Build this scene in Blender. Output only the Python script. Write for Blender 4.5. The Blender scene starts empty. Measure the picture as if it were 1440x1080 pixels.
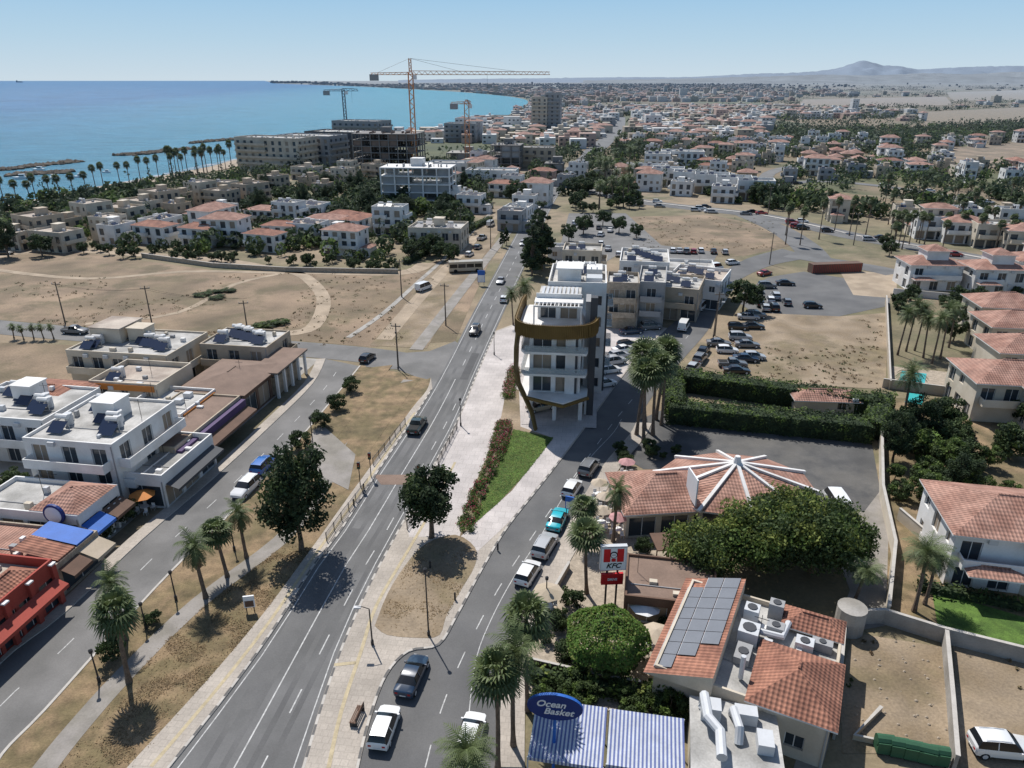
import bpy, math, random
from mathutils import Vector, noise
R=random.Random(7)
# ---- survey: ground positions triangulated from the drone's height and tilt (world metres, camera at origin XY)
F=1017.0; PT=math.radians(22.8); H=47.0
CP,SP=math.cos(PT),math.sin(PT)
def P(u,v,h=0.0):
    a=(u-720)/F; b=(540-v)/F
    t=(H-h)/(SP-b*CP)
    return (a*t,(CP+b*SP)*t)
def HT(u,v,vt):
    x,y=P(u,v); b=(540-vt)/F
    return H-y/(CP+b*SP)*(SP-b*CP)
scn=bpy.context.scene
COL=scn.collection
# ---------------- materials
MT={}
HAZE_TINT=(.26,.295,.335,1)
def mat(name,col,rough=.8,var=.12,scale=.6,bump=0,col2=None,c2s=.08,metal=0,haze=True,fine=6.0,thr=(.42,.6),spec=.3,trans=0,col3=None,c3s=.03):
    m=bpy.data.materials.new(name); m.use_nodes=True
    nt=m.node_tree; N=nt.nodes; L=nt.links
    b=N['Principled BSDF']; b.inputs['Roughness'].default_value=rough; b.inputs['Metallic'].default_value=metal
    b.inputs['Specular IOR Level'].default_value=spec
    g=N.new('ShaderNodeNewGeometry')
    def nz(s,d=4):
        n=N.new('ShaderNodeTexNoise'); n.inputs['Scale'].default_value=s; n.inputs['Detail'].default_value=d
        L.new(g.outputs['Position'],n.inputs['Vector']); return n
    def mix(fac,a,c,mode='MIX'):
        x=N.new('ShaderNodeMix'); x.data_type='RGBA'; x.blend_type=mode
        for s,val in ((x.inputs[0],fac),(x.inputs[6],a),(x.inputs[7],c)):
            if isinstance(val,(tuple,float,int)): s.default_value=val
            else: L.new(val,s)
        return x.outputs[2]
    def rng(src,a,c,lo,hi):
        r=N.new('ShaderNodeMapRange'); r.inputs[1].default_value=a; r.inputs[2].default_value=c
        r.inputs[3].default_value=lo; r.inputs[4].default_value=hi; L.new(src,r.inputs[0]); return r.outputs[0]
    c=(col[0],col[1],col[2],1)
    n1=nz(scale); n2=nz(fine,2)
    if col2:
        n3=nz(c2s,6)
        c=mix(rng(n3.outputs[0],thr[0],thr[1],0,1),c,(col2[0],col2[1],col2[2],1))
    if col3:
        n4=nz(c3s,8); n4.inputs['Roughness'].default_value=.65
        c=mix(rng(n4.outputs[0],.50,.60,0,.85),c,(col3[0],col3[1],col3[2],1))
    if var:
        v1=rng(n1.outputs[0],.3,.7,1-var,1+var); v2=rng(n2.outputs[0],.3,.7,1-var*.6,1+var*.6)
        mm=N.new('ShaderNodeMath'); mm.operation='MULTIPLY'; L.new(v1,mm.inputs[0]); L.new(v2,mm.inputs[1])
        cc=N.new('ShaderNodeCombineColor')
        for i in range(3): L.new(mm.outputs[0],cc.inputs[i])
        c=mix(1.0,c,cc.outputs[0],'MULTIPLY')
    if haze:  # aerial haze painted into the base colour, stronger with distance from the origin
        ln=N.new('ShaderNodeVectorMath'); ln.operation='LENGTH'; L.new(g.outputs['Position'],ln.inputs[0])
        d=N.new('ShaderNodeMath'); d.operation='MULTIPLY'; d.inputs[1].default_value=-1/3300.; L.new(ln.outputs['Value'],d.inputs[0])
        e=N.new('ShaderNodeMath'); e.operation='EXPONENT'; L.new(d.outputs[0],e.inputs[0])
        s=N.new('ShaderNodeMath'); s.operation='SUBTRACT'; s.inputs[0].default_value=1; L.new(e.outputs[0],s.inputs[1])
        c=mix(s.outputs[0],c,HAZE_TINT)
    if isinstance(c,tuple): b.inputs['Base Color'].default_value=c
    else: L.new(c,b.inputs['Base Color'])
    if trans:
        tl=N.new('ShaderNodeBsdfTranslucent'); ms=N.new('ShaderNodeMixShader'); ms.inputs[0].default_value=trans
        if isinstance(c,tuple): tl.inputs[0].default_value=c
        else: L.new(c,tl.inputs[0])
        L.new(b.outputs[0],ms.inputs[1]); L.new(tl.outputs[0],ms.inputs[2]); L.new(ms.outputs[0],N['Material Output'].inputs[0])
    if bump:
        bp=N.new('ShaderNodeBump'); bp.inputs['Strength'].default_value=bump; bp.inputs['Distance'].default_value=.1
        L.new(n2.outputs[0],bp.inputs['Height']); L.new(bp.outputs[0],b.inputs['Normal'])
    MT[name]=m
    return m,N,L,b,g,mix,rng,c
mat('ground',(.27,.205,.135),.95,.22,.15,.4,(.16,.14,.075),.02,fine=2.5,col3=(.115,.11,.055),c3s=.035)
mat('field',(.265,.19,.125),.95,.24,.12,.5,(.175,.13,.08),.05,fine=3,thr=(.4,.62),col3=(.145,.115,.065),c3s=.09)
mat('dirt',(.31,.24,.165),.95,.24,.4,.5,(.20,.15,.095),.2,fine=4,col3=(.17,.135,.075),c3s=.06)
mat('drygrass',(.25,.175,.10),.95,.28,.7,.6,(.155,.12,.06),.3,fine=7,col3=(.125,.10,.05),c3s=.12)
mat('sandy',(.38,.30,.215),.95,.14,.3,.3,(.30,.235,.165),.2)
mat('asphalt',(.155,.152,.149),.9,.10,.25,.15,(.118,.116,.113),.12,fine=9)
mat('asphalt_dark',(.112,.11,.109),.9,.12,.25,.15,(.138,.135,.131),.12,fine=9)
mat('asphalt_park',(.072,.071,.070),.9,.16,.25,.15,(.105,.102,.098),.12,fine=9,col3=(.13,.122,.11),c3s=.06)
mat('asphalt_old',(.185,.178,.17),.9,.12,.25,.15,(.145,.14,.133),.15,fine=9)
mat('patch',(.085,.083,.082),.9,.12,.5,.1)
mat('concrete',(.36,.34,.31),.9,.12,.5,.15,(.28,.26,.23),.3)
mat('concrete_dk',(.20,.185,.17),.9,.15,.5,.15)
mat('path',(.28,.255,.23),.9,.12,.5,.15,(.225,.205,.175),.3)
mat('kerb',(.46,.43,.39),.9,.10,1)
mat('kerbdk',(.13,.125,.12),.9,.15,1)
mat('white_line',(.46,.455,.44),.8,.25,2,fine=5)
mat('yellow_line',(.44,.365,.235),.85,.15,2)
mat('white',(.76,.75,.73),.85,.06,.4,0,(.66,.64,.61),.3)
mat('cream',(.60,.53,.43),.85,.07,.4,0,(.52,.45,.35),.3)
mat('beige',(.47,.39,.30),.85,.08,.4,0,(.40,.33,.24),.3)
mat('ochre',(.48,.34,.20),.85,.08,.4)
mat('pinkwall',(.52,.36,.29),.85,.08,.4)
mat('stone',(.36,.30,.23),.9,.2,1.5,.3)
mat('grey',(.32,.32,.32),.85,.08,.5)
mat('dkgrey',(.055,.057,.063),.6,.08,.5)
mat('roofgrey',(.47,.455,.43),.9,.18,.35,.1,(.30,.29,.27),.25)
mat('roofbeige',(.46,.395,.33),.9,.18,.35,.1,(.32,.26,.215),.25)
mat('redwall',(.34,.06,.04),.8,.1,.5)
mat('orange',(.55,.20,.04),.7,.08,.5)
mat('purple',(.085,.05,.13),.7,.1,.5)
mat('brown',(.13,.075,.05),.8,.15,.7)
mat('brownroof',(.21,.145,.11),.9,.15,.5)
mat('gold',(.17,.11,.035),.5,.12,.8,haze=False,metal=.2)
mat('trunk',(.15,.11,.08),.95,.25,3,.5)
mat('deadfrond',(.27,.19,.11),.95,.25,2,trans=.2)
mat('drystalk',(.36,.26,.15),.95,.25,2,trans=.4)
mat('frond',(.075,.105,.035),.6,.3,.8,spec=.4,trans=.25)
mat('frond2',(.11,.145,.05),.6,.3,.8,spec=.4,trans=.25)
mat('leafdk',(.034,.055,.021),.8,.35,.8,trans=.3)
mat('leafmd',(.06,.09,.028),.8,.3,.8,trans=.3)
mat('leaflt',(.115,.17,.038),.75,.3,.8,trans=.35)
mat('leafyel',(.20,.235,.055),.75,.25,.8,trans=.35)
mat('clipleaf',(.115,.21,.035),.75,.25,1.5,trans=.35)
mat('lawn',(.095,.165,.028),.95,.3,1.2,.6,(.065,.12,.02),.4,fine=8)
mat('pink',(.55,.06,.14),.8,.2,2,trans=.3)
mat('flower',(.60,.33,.33),.8,.2,2,trans=.3)
mat('pool',(.05,.42,.42),.1,.05,1)
mat('rock',(.13,.11,.09),.95,.3,.4,.5,haze=False)
mat('metal_dk',(.03,.03,.032),.5,.05,1)
mat('metal_lt',(.55,.56,.57),.4,.05,1)
mat('pole',(.14,.11,.085),.8,.1,1)
mat('crane',(.60,.23,.06),.6,.05,1)
mat('crane2',(.10,.12,.15),.6,.05,1)
mat('blue',(.02,.12,.45),.6,.08,1)
mat('signblue',(.012,.035,.17),.5,.05,1,haze=False)
mat('signred',(.55,.015,.02),.5,.05,1,haze=False)
mat('signwhite',(.75,.75,.75),.5,.02,1,haze=False)
mat('awnblue',(.13,.16,.33),.8,.1,1,haze=False)
mat('awnwhite',(.55,.57,.60),.8,.1,1,haze=False)
mat('bingreen',(.03,.10,.05),.6,.1,1)
mat('tyre',(.015,.015,.015),.8,0,1,haze=False)
mat('lamp_red',(.4,.01,.01),.3,0,1,haze=False)
mat('lamp_wh',(.7,.7,.68),.2,0,1,haze=False)
mat('hillfar',(.185,.23,.29),1,.06,.0004,haze=False)  # both hill colours have the blue distance haze painted in
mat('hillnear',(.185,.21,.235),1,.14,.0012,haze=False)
for n,c in dict(p_white=(.75,.75,.74),p_silver=(.42,.43,.44),p_grey=(.16,.165,.17),p_black=(.012,.012,.014),p_navy=(.015,.035,.07),p_blue=(.02,.13,.42),p_teal=(.02,.42,.50),p_red=(.3,.02,.02),p_beige=(.45,.38,.28),p_dgreen=(.015,.03,.025)).items():
    _,_,_,b,*_=mat(n,c,.32,0,1,haze=False); b.inputs['Coat Weight'].default_value=.6; b.inputs['Specular IOR Level'].default_value=.5
for n,c,r in (('glass',(.04,.05,.06),.12),('carglass',(.012,.014,.017),.08),('solar',(.02,.03,.06),.2)):
    _,_,_,b,*_=mat(n,c,r,0,1,haze=(n=='glass')); b.inputs['Specular IOR Level'].default_value=.5
mat('shutter',(.30,.24,.18),.7,.1,1)
mat('solargrey',(.17,.18,.20),.35,.05,1)
_,_,_,b,*_=mat('balglass',(.35,.42,.45),.1,0,1); b.inputs['Alpha'].default_value=.45
# tiled roof: ribs run down the slope in object space
def tile(name,col,dark):
    m,N,L,b,g,mix,rng,c=mat(name,col,.85,.22,.7,0,dark,.5)
    tc=N.new('ShaderNodeTexCoord')
    sp=N.new('ShaderNodeSeparateXYZ'); L.new(tc.outputs['Object'],sp.inputs[0])
    sn=N.new('ShaderNodeSeparateXYZ'); L.new(tc.outputs['Normal'],sn.inputs[0])
    def mth(op,a,c=None):
        x=N.new('ShaderNodeMath'); x.operation=op
        for i,val in enumerate((a,c)):
            if val is None: continue
            if isinstance(val,(int,float)): x.inputs[i].default_value=val
            else: L.new(val,x.inputs[i])
        return x.outputs[0]
    sel=mth('GREATER_THAN',mth('ABSOLUTE',sn.outputs[0]),mth('ABSOLUTE',sn.outputs[1]))
    co=mth('ADD',mth('MULTIPLY',sp.outputs[1],sel),mth('MULTIPLY',sp.outputs[0],mth('SUBTRACT',1.0,sel)))
    s=mth('SINE',mth('MULTIPLY',co,2*math.pi/.36)); s2=mth('SINE',mth('MULTIPLY',sp.outputs[2],2*math.pi/.17))
    hh=mth('ADD',mth('MULTIPLY',s,.7),mth('MULTIPLY',s2,.35))
    fac=rng(hh,-1,1,.62,1.12)
    cc=N.new('ShaderNodeCombineColor')
    for i in range(3): L.new(fac,cc.inputs[i])
    out=mix(1.0,c,cc.outputs[0],'MULTIPLY'); L.new(out,b.inputs['Base Color'])
    bp=N.new('ShaderNodeBump'); bp.inputs['Strength'].default_value=.6; bp.inputs['Distance'].default_value=.08
    L.new(hh,bp.inputs['Height']); L.new(bp.outputs[0],b.inputs['Normal'])
tile('tile',(.38,.175,.115),(.27,.12,.08)); tile('tile2',(.43,.245,.185),(.32,.165,.12))
# pavers
def paver(name,col,sc,mort):
    m,N,L,b,g,mix,rng,c=mat(name,col,.85,.14,.5,0,tuple(x*.80 for x in col),.25)
    br=N.new('ShaderNodeTexBrick'); br.inputs['Scale'].default_value=1.0; br.inputs['Brick Width'].default_value=sc; br.inputs['Row Height'].default_value=sc
    br.offset=0.5; br.inputs['Mortar Size'].default_value=.03
    br.inputs['Color1'].default_value=(1,1,1,1); br.inputs['Color2'].default_value=(.90,.90,.90,1); br.inputs['Mortar'].default_value=(mort,mort,mort,1)
    mp=N.new('ShaderNodeMapping'); mp.inputs['Rotation'].default_value=(0,0,math.radians(7)); L.new(g.outputs['Position'],mp.inputs[0]); L.new(mp.outputs[0],br.inputs['Vector'])
    L.new(mix(1.0,c,br.outputs['Color'],'MULTIPLY'),b.inputs['Base Color'])
paver('paver',(.46,.405,.345),.6,.8); paver('paver_pink',(.56,.51,.48),1.2,.76)
# sea
def sea():
    m,N,L,b,g,mix,rng,c=mat('sea',(.022,.125,.27),.32,.20,.012,0,(.017,.098,.225),.005,haze=False,fine=.16)
    sp=N.new('ShaderNodeSeparateXYZ'); L.new(g.outputs['Position'],sp.inputs[0])
    a=N.new('ShaderNodeMath'); a.operation='MULTIPLY_ADD'; a.inputs[1].default_value=.17; a.inputs[2].default_value=260
    L.new(sp.outputs[1],a.inputs[0])
    s=N.new('ShaderNodeMath'); s.operation='ADD'; L.new(sp.outputs[0],s.inputs[0]); L.new(a.outputs[0],s.inputs[1])
    c=mix(rng(s.outputs[0],-420,300,0,1),c,(.05,.23,.31,1))
    nz=N.new('ShaderNodeTexNoise'); nz.inputs['Scale'].default_value=.22; nz.inputs['Detail'].default_value=6; nz.inputs['Roughness'].default_value=.7
    mp=N.new('ShaderNodeMapping'); mp.inputs['Scale'].default_value=(.6,1,1); mp.inputs['Rotation'].default_value=(0,0,.5); L.new(g.outputs['Position'],mp.inputs[0]); L.new(mp.outputs[0],nz.inputs['Vector'])
    # wave-crest streaks in the water colour
    w2=N.new('ShaderNodeTexNoise'); w2.inputs['Scale'].default_value=.05; w2.inputs['Detail'].default_value=8; w2.inputs['Roughness'].default_value=.75
    mp2=N.new('ShaderNodeMapping'); mp2.inputs['Scale'].default_value=(.5,1.6,1); mp2.inputs['Rotation'].default_value=(0,0,.4); L.new(g.outputs['Position'],mp2.inputs[0]); L.new(mp2.outputs[0],w2.inputs['Vector'])
    f=rng(w2.outputs[0],.35,.68,.72,1.35); cc=N.new('ShaderNodeCombineColor')
    for i in range(3): L.new(f,cc.inputs[i])
    c=mix(1.0,c,cc.outputs[0],'MULTIPLY')
    bp=N.new('ShaderNodeBump'); bp.inputs['Strength'].default_value=1; bp.inputs['Distance'].default_value=3.0
    L.new(nz.outputs[0],bp.inputs['Height']); L.new(bp.outputs[0],b.inputs['Normal'])
    L.new(c,b.inputs['Base Color']); b.inputs['Specular IOR Level'].default_value=.16
sea()
# country side with field patches
def country():
    m,N,L,b,g,mix,rng,c=mat('country',(.22,.17,.11),.95,.2,.02,0,(.10,.105,.05),.012,haze=False,thr=(.45,.56))
    v=N.new('ShaderNodeTexVoronoi'); v.inputs['Scale'].default_value=.0055
    wn=N.new('ShaderNodeMapping'); wn.inputs['Scale'].default_value=(1.6,.55,1); wn.inputs['Rotation'].default_value=(0,0,.25); L.new(g.outputs['Position'],wn.inputs[0]); L.new(wn.outputs[0],v.inputs['Vector'])
    sp=N.new('ShaderNodeSeparateColor'); L.new(v.outputs['Color'],sp.inputs[0])
    f=mix(rng(sp.outputs[0],.45,.55,0,1),(.22,.165,.105,1),(.085,.10,.045,1))
    f=mix(rng(sp.outputs[1],.55,.62,0,1),f,(.145,.11,.065,1))
    n=N.new('ShaderNodeTexNoise'); n.inputs['Scale'].default_value=.012; n.inputs['Detail'].default_value=9; n.inputs['Roughness'].default_value=.7; L.new(g.outputs['Position'],n.inputs['Vector'])
    f=mix(rng(n.outputs[0],.5,.62,0,.8),f,(.055,.065,.035,1))
    ge=N.new('ShaderNodeSeparateXYZ'); L.new(g.outputs['Position'],ge.inputs[0])
    c=mix(rng(ge.outputs[1],380,520,0,.85),c,f)
    ln=N.new('ShaderNodeVectorMath'); ln.operation='LENGTH'; L.new(g.outputs['Position'],ln.inputs[0])  # painted haze: ground colour fades to blue-grey with distance from the origin
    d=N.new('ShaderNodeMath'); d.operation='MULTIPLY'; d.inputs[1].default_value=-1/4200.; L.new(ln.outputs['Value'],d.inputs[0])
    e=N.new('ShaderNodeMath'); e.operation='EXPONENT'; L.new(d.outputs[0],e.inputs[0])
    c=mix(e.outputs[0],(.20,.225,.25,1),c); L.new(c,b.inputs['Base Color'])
country()
# ---------------- mesh builder
class MB:
    def __init__(s): s.v=[];s.f=[];s.m=[];s.mats=[]
    def mi(s,k):
        if k not in s.mats: s.mats.append(k)
        return s.mats.index(k)
    def face(s,pts,k):
        i=len(s.v); s.v+=[tuple(p) for p in pts]; s.f.append(tuple(range(i,i+len(pts)))); s.m.append(s.mi(k))
    def box(s,x0,x1,y0,y1,z0,z1,k):
        i=len(s.v); s.v+=[(x0,y0,z0),(x1,y0,z0),(x1,y1,z0),(x0,y1,z0),(x0,y0,z1),(x1,y0,z1),(x1,y1,z1),(x0,y1,z1)]
        for q in ((3,2,1,0),(4,5,6,7),(0,1,5,4),(1,2,6,5),(2,3,7,6),(3,0,4,7)): s.f.append(tuple(i+j for j in q)); s.m.append(s.mi(k))
    def prism(s,poly,z0,z1,k,kt=None):
        s.face([(p[0],p[1],z1) for p in poly],kt or k)
        n=len(poly)
        for i in range(n):
            a=poly[i];b=poly[(i+1)%n]
            s.face([(a[0],a[1],z0),(b[0],b[1],z0),(b[0],b[1],z1),(a[0],a[1],z1)],k)
    def tube(s,pts,rad,n,k,cap=True):
        pts=[Vector(p) for p in pts]
        if not isinstance(rad,(list,tuple)): rad=[rad]*len(pts)
        base=len(s.v)
        for i,p in enumerate(pts):
            t=(pts[min(i+1,len(pts)-1)]-pts[max(i-1,0)]).normalized()
            r=Vector((0,0,1)) if abs(t.z)<.9 else Vector((1,0,0))
            a=t.cross(r).normalized(); b=t.cross(a)
            for j in range(n):
                th=2*math.pi*(j+.5)/n
                s.v.append(tuple(p+(a*math.cos(th)+b*math.sin(th))*rad[i]))
        mi=s.mi(k)
        for i in range(len(pts)-1):
            for j in range(n):
                s.f.append((base+i*n+j,base+i*n+(j+1)%n,base+(i+1)*n+(j+1)%n,base+(i+1)*n+j)); s.m.append(mi)
        if cap:
            s.f.append(tuple(base+j for j in range(n))); s.m.append(mi)
            e=base+(len(pts)-1)*n; s.f.append(tuple(e+j for j in range(n))); s.m.append(mi)
    def wall(s,o,d,n,L,z0,z1,ops,mw,mg='glass',dep=.22,mull=True):
        def pt(x,z,q=0): return (o[0]+d[0]*x-n[0]*q,o[1]+d[1]*x-n[1]*q,z)
        xs=sorted({0,L}|{a[0] for a in ops}|{a[1] for a in ops}); zs=sorted({z0,z1}|{a[2] for a in ops}|{a[3] for a in ops})
        for i in range(len(xs)-1):
            for j in range(len(zs)-1):
                cx=(xs[i]+xs[i+1])/2; cz=(zs[j]+zs[j+1])/2
                if any(a[0]<cx<a[1] and a[2]<cz<a[3] for a in ops): continue
                s.face([pt(xs[i],zs[j]),pt(xs[i+1],zs[j]),pt(xs[i+1],zs[j+1]),pt(xs[i],zs[j+1])],mw)
        for a,b,c,e in ops:
            g=mg if (mg!='glass' or R.random()<.78) else 'shutter'
            s.face([pt(a,c,dep),pt(b,c,dep),pt(b,e,dep),pt(a,e,dep)],g)
            for q in (((a,c),(b,c)),((b,c),(b,e)),((b,e),(a,e)),((a,e),(a,c))):
                s.face([pt(*q[0]),pt(*q[1]),pt(*q[1],dep),pt(*q[0],dep)],mw)
            if mull:
                m=(a+b)/2
                for xa,xb,za,zb in ((m-.04,m+.04,c,e),(a,a+.07,c,e),(b-.07,b,c,e),(a+.07,m-.04,e-.08,e),(m+.04,b-.07,e-.08,e)): s.face([pt(xa,za,dep-.04),pt(xb,za,dep-.04),pt(xb,zb,dep-.04),pt(xa,zb,dep-.04)],'white')
    def hip(s,x0,x1,y0,y1,z,rise,k,ov=.5,fas='white'):
        x0-=ov;x1+=ov;y0-=ov;y1+=ov
        s.box(x0,x1,y0,y1,z-.12,z+.02,fas); z+=.03
        if x1-x0>y1-y0:
            q=(y1-y0)/2; a=(x0+q,(y0+y1)/2,z+rise); b=(x1-q,(y0+y1)/2,z+rise)
            s.face([(x0,y0,z),(x1,y0,z),b,a],k); s.face([(x1,y1,z),(x0,y1,z),a,b],k)
            s.face([(x1,y0,z),(x1,y1,z),b],k); s.face([(x0,y1,z),(x0,y0,z),a],k)
        else:
            q=(x1-x0)/2; a=((x0+x1)/2,y0+q,z+rise); b=((x0+x1)/2,y1-q,z+rise)
            s.face([(x0,y0,z),(x1,y0,z),a],k); s.face([(x1,y1,z),(x0,y1,z),b],k)
            s.face([(x1,y0,z),(x1,y1,z),b,a],k); s.face([(x0,y1,z),(x0,y0,z),a,b],k)
        s.tube([a,b],.12,5,k)
    def mesh(s,name,sharp=None):
        me=bpy.data.meshes.new(name); me.from_pydata(s.v,[],s.f)
        for k in s.mats: me.materials.append(MT[k])
        me.polygons.foreach_set('material_index',s.m)
        if sharp:
            me.polygons.foreach_set('use_smooth',[True]*len(s.f)); me.update(); me.set_sharp_from_angle(angle=math.radians(sharp))
        me.update(); return me
    def obj(s,name,x=0,y=0,z=0,a=0,par=None,sharp=None):
        return put(s.mesh(name,sharp),name,x,y,z,a,1,par)
def put(me,name,x,y,z=0,a=0,sc=1,par=None):
    o=bpy.data.objects.new(name,me); COL.objects.link(o); o.location=(x,y,z); o.rotation_euler=(0,0,-math.radians(a))
    o.scale=(sc,sc,sc) if not isinstance(sc,tuple) else sc
    if par: o.parent=par
    return o
def smooth(pts,n=5):
    out=[]
    for i in range(len(pts)-1):
        p0=pts[max(i-1,0)];p1=pts[i];p2=pts[i+1];p3=pts[min(i+2,len(pts)-1)]
        for k in range(n):
            t=k/n
            out.append(tuple(.5*((2*p1[j])+(-p0[j]+p2[j])*t+(2*p0[j]-5*p1[j]+4*p2[j]-p3[j])*t*t+(-p0[j]+3*p1[j]-3*p2[j]+p3[j])*t**3) for j in (0,1)))
    out.append(pts[-1]); return out
def W(px,h=0): return [P(u,v,h) for u,v in px]
AVOID=[]
def sheet(name,pts,k,z,avoid=False):
    mb=MB(); mb.face([(x,y,z) for x,y in pts],k)
    if avoid: AVOID.append(pts)
    return mb.obj(name)
def slab(name,pts,z0,z1,k,kt):
    mb=MB(); mb.prism(pts,z0,z1,k,kt); return mb.obj(name)
def inp(p,poly):
    x,y=p; c=False; j=len(poly)-1
    for i in range(len(poly)):
        a=poly[i];b=poly[j]
        if (a[1]>y)!=(b[1]>y) and x<(b[0]-a[0])*(y-a[1])/(b[1]-a[1])+a[0]: c=not c
        j=i
    return c
def offs(pts,w):
    o=[]
    for i in range(len(pts)):
        a=Vector(pts[max(i-1,0)]);b=Vector(pts[min(i+1,len(pts)-1)]); t=(b-a).normalized()
        o.append((pts[i][0]+t.y*w,pts[i][1]-t.x*w))
    return o
def band(mb,pts,w,z,k,off=0,dash=None,gap=0,k2=None):
    """flat stripe; w=width"""
    if not dash:
        a=offs(pts,off-w/2);b=offs(pts,off+w/2)
        for i in range(len(pts)-1): mb.face([(*a[i],z),(*b[i],z),(*b[i+1],z),(*a[i+1],z)],k)
    else:
        c=offs(pts,off); acc=0; on=True
        cur=[c[0]]
        for i in range(len(c)-1):
            p=Vector(c[i]);q=Vector(c[i+1]);L=(q-p).length;s=0
            while s<L:
                need=(dash if on else gap)-acc
                if L-s<need: acc+=L-s; s=L
                else:
                    s+=need; r=p+(q-p)*(s/L)
                    if on: cur.append(tuple(r)); band(mb,cur,w,z,k)
                    elif k2: cur.append(tuple(r)); band(mb,cur,w,z,k2)
                    on=not on; acc=0; cur=[tuple(r)]
            if on or k2: cur.append(tuple(q))
def road(name,px,w,k='asphalt',z=.04,av=True,n=5):
    c=smooth(W(px),n); poly=offs(c,-w/2)+offs(c,w/2)[::-1]
    mb=MB(); band(mb,c,w,z,k); mb.obj(name)
    if av: AVOID.append(offs(c,-w/2-6)+offs(c,w/2+6)[::-1])
    return c
# ---------------- ground & water
B=40000
mb=MB(); mb.face([(-B,-200,-.06),(B,-200,-.06),(B,B,-.06),(-B,B,-.06)],'country'); mb.obj('ground')
coast=[(-600,400),(-200,325),(0,292),(70,277),(150,261),(230,247),(300,234),(335,224),(400,213),(470,205),(540,196),(600,188),(660,176),(705,165),(735,153),(743,145),(735,139),(700,134),(640,129),(570,125),(500,121.5),(430,119),(385,117.2)]
cw=smooth(W(coast),3)
seap=cw+[P(372,113.6),(-B,39000),(-B,cw[0][1])]
sheet('sea',seap,'sea',.12); SEA=seap
mb=MB(); band(mb,cw[:24],16,.2,'sandy',off=7); mb.obj('beach')
sheet('ground_earth',W([(-500,420),(-100,340),(0,305),(330,240),(640,230),(820,232),(1000,262),(1500,290),(1800,420),(1800,1200),(-700,1200),(-700,600)]),'ground',0)
sheet('field_ground',W([(-60,368),(90,352),(300,380),(560,383),(700,340),(640,480),(520,488),(380,476),(100,458),(-60,445)]),'field',.02,True)
sheet('field_ground',W([(-60,480),(100,485),(130,490),(110,540),(-60,560)]),'field',.02,True)
sheet('vacant_lot_ground',W([(880,305),(1000,302),(1060,315),(1115,345),(1050,360),(1000,362),(930,345),(880,345)]),'field',.02,True)
sheet('vacant_lot_ground',W([(1120,262),(1290,285),(1270,300),(1200,298),(1110,275)]),'drygrass',.02,True)
sheet('vacant_lot_ground',W([(1310,210),(1460,198),(1460,234),(1330,238)]),'field',.02,True)
for q,k in (([(1290,158),(1460,150),(1460,172),(1300,178)],'drygrass'),([(1130,140),(1330,136),(1340,148),(1120,152)],'field'),([(1330,130),(1460,126),(1460,140),(1340,142)],'drygrass')): sheet('field_ground',W(q),k,.1,True)
# dirt streets left
tr=smooth(W([(-60,372),(60,352),(200,358),(320,368),(400,380),(560,384),(600,370)]),4)
mb=MB(); band(mb,tr,5,.05,'sandy'); mb.obj('dirt_track')
tr=smooth(W([(395,470),(440,460),(455,420),(430,390),(400,380)]),4)
mb=MB(); band(mb,tr,3.2,.05,'sandy'); tr=smooth(W([(-20,378),(120,392),(260,382),(400,384)]),4); band(mb,tr,2.2,.054,'sandy'); tr=smooth(W([(120,456),(250,440),(330,400),(400,384)]),4); band(mb,tr,1.6,.056,'sandy'); mb.obj('dirt_track')
sheet('dirt_street',W([(520,486),(600,490),(640,420),(690,345),(725,290),(690,290),(655,335),(610,375),(560,440)]),'dirt',.04,True)
mb=MB(); band(mb,smooth(W([(585,492),(625,440),(660,395),(700,345),(735,300)]),4),2.6,.07,'path'); band(mb,smooth(W([(490,475),(540,440),(590,395),(640,350),(690,300)]),4),1.2,.07,'concrete'); mb.obj('footpath')
mb=MB(); band(mb,smooth(W([(540,478),(580,430),(625,380),(672,330)]),4),3.2,.06,'sandy'); mb.obj('dirt_track')
# main road
ML=[(240,1080),(330,965),(390,880),(440,800),(485,740),(527,672),(572,605),(608,548),(637,495),(665,440),(690,395),(720,340),(748,290),(772,258),(792,240),(822,215)]
MR=[(425,1080),(455,980),(484,900),(520,820),(560,745),(590,690),(617,640),(643,590),(668,530),(690,480),(715,425),(738,375),(760,325),(782,280),(800,256),(812,240),(833,215)]
ml=smooth(W(ML),4); mr=smooth(W(MR),4)
ml=[(ml[0][0]-2.2,ml[0][1]-14)]+ml; mr=[(mr[0][0]-2.2,mr[0][1]-14)]+mr
sheet('main_road',ml+mr[::-1],'asphalt',.045,True)
def resamp(pts,n):
    d=[0]
    for i in range(len(pts)-1): d.append(d[-1]+(Vector(pts[i+1])-Vector(pts[i])).length)
    out=[]
    for k in range(n):
        s=d[-1]*k/(n-1); i=0
        while i<len(d)-2 and d[i+1]<s: i+=1
        t=(s-d[i])/(d[i+1]-d[i]+1e-9); out.append(tuple(pts[i][j]*(1-t)+pts[i+1][j]*t for j in (0,1)))
    return out
a=resamp(ml,80);b=resamp(mr,80)
mc=[((p[0]+q[0])/2,(p[1]+q[1])/2) for p,q in zip(a,b)]
mb=MB(); band(mb,mc[:15],.12,.052,'white_line',-.12)
band(mb,mc[15:],.12,.052,'white_line',0,3,4)
band(mb,offs(b,-.45),.1,.052,'white_line'); band(mb,offs(a,.45),.1,.052,'white_line')
band(mb,mc[:14],.12,.052,'white_line',1.9,2.5,4); mb.obj('road_marking')
mb=MB()
for i,(s0,s1,o,w) in enumerate([(3,8,-1.6,1.2),(14,17,1.3,1.4),(22,24,-1.2,1.0),(30,37,1.0,.8),(9,10,2.4,2.0),(45,52,-1,.9)]):
    band(mb,mc[s0:s1],w,.0485+i*.0002,'patch' if i%2 else 'asphalt_dark',o)
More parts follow.
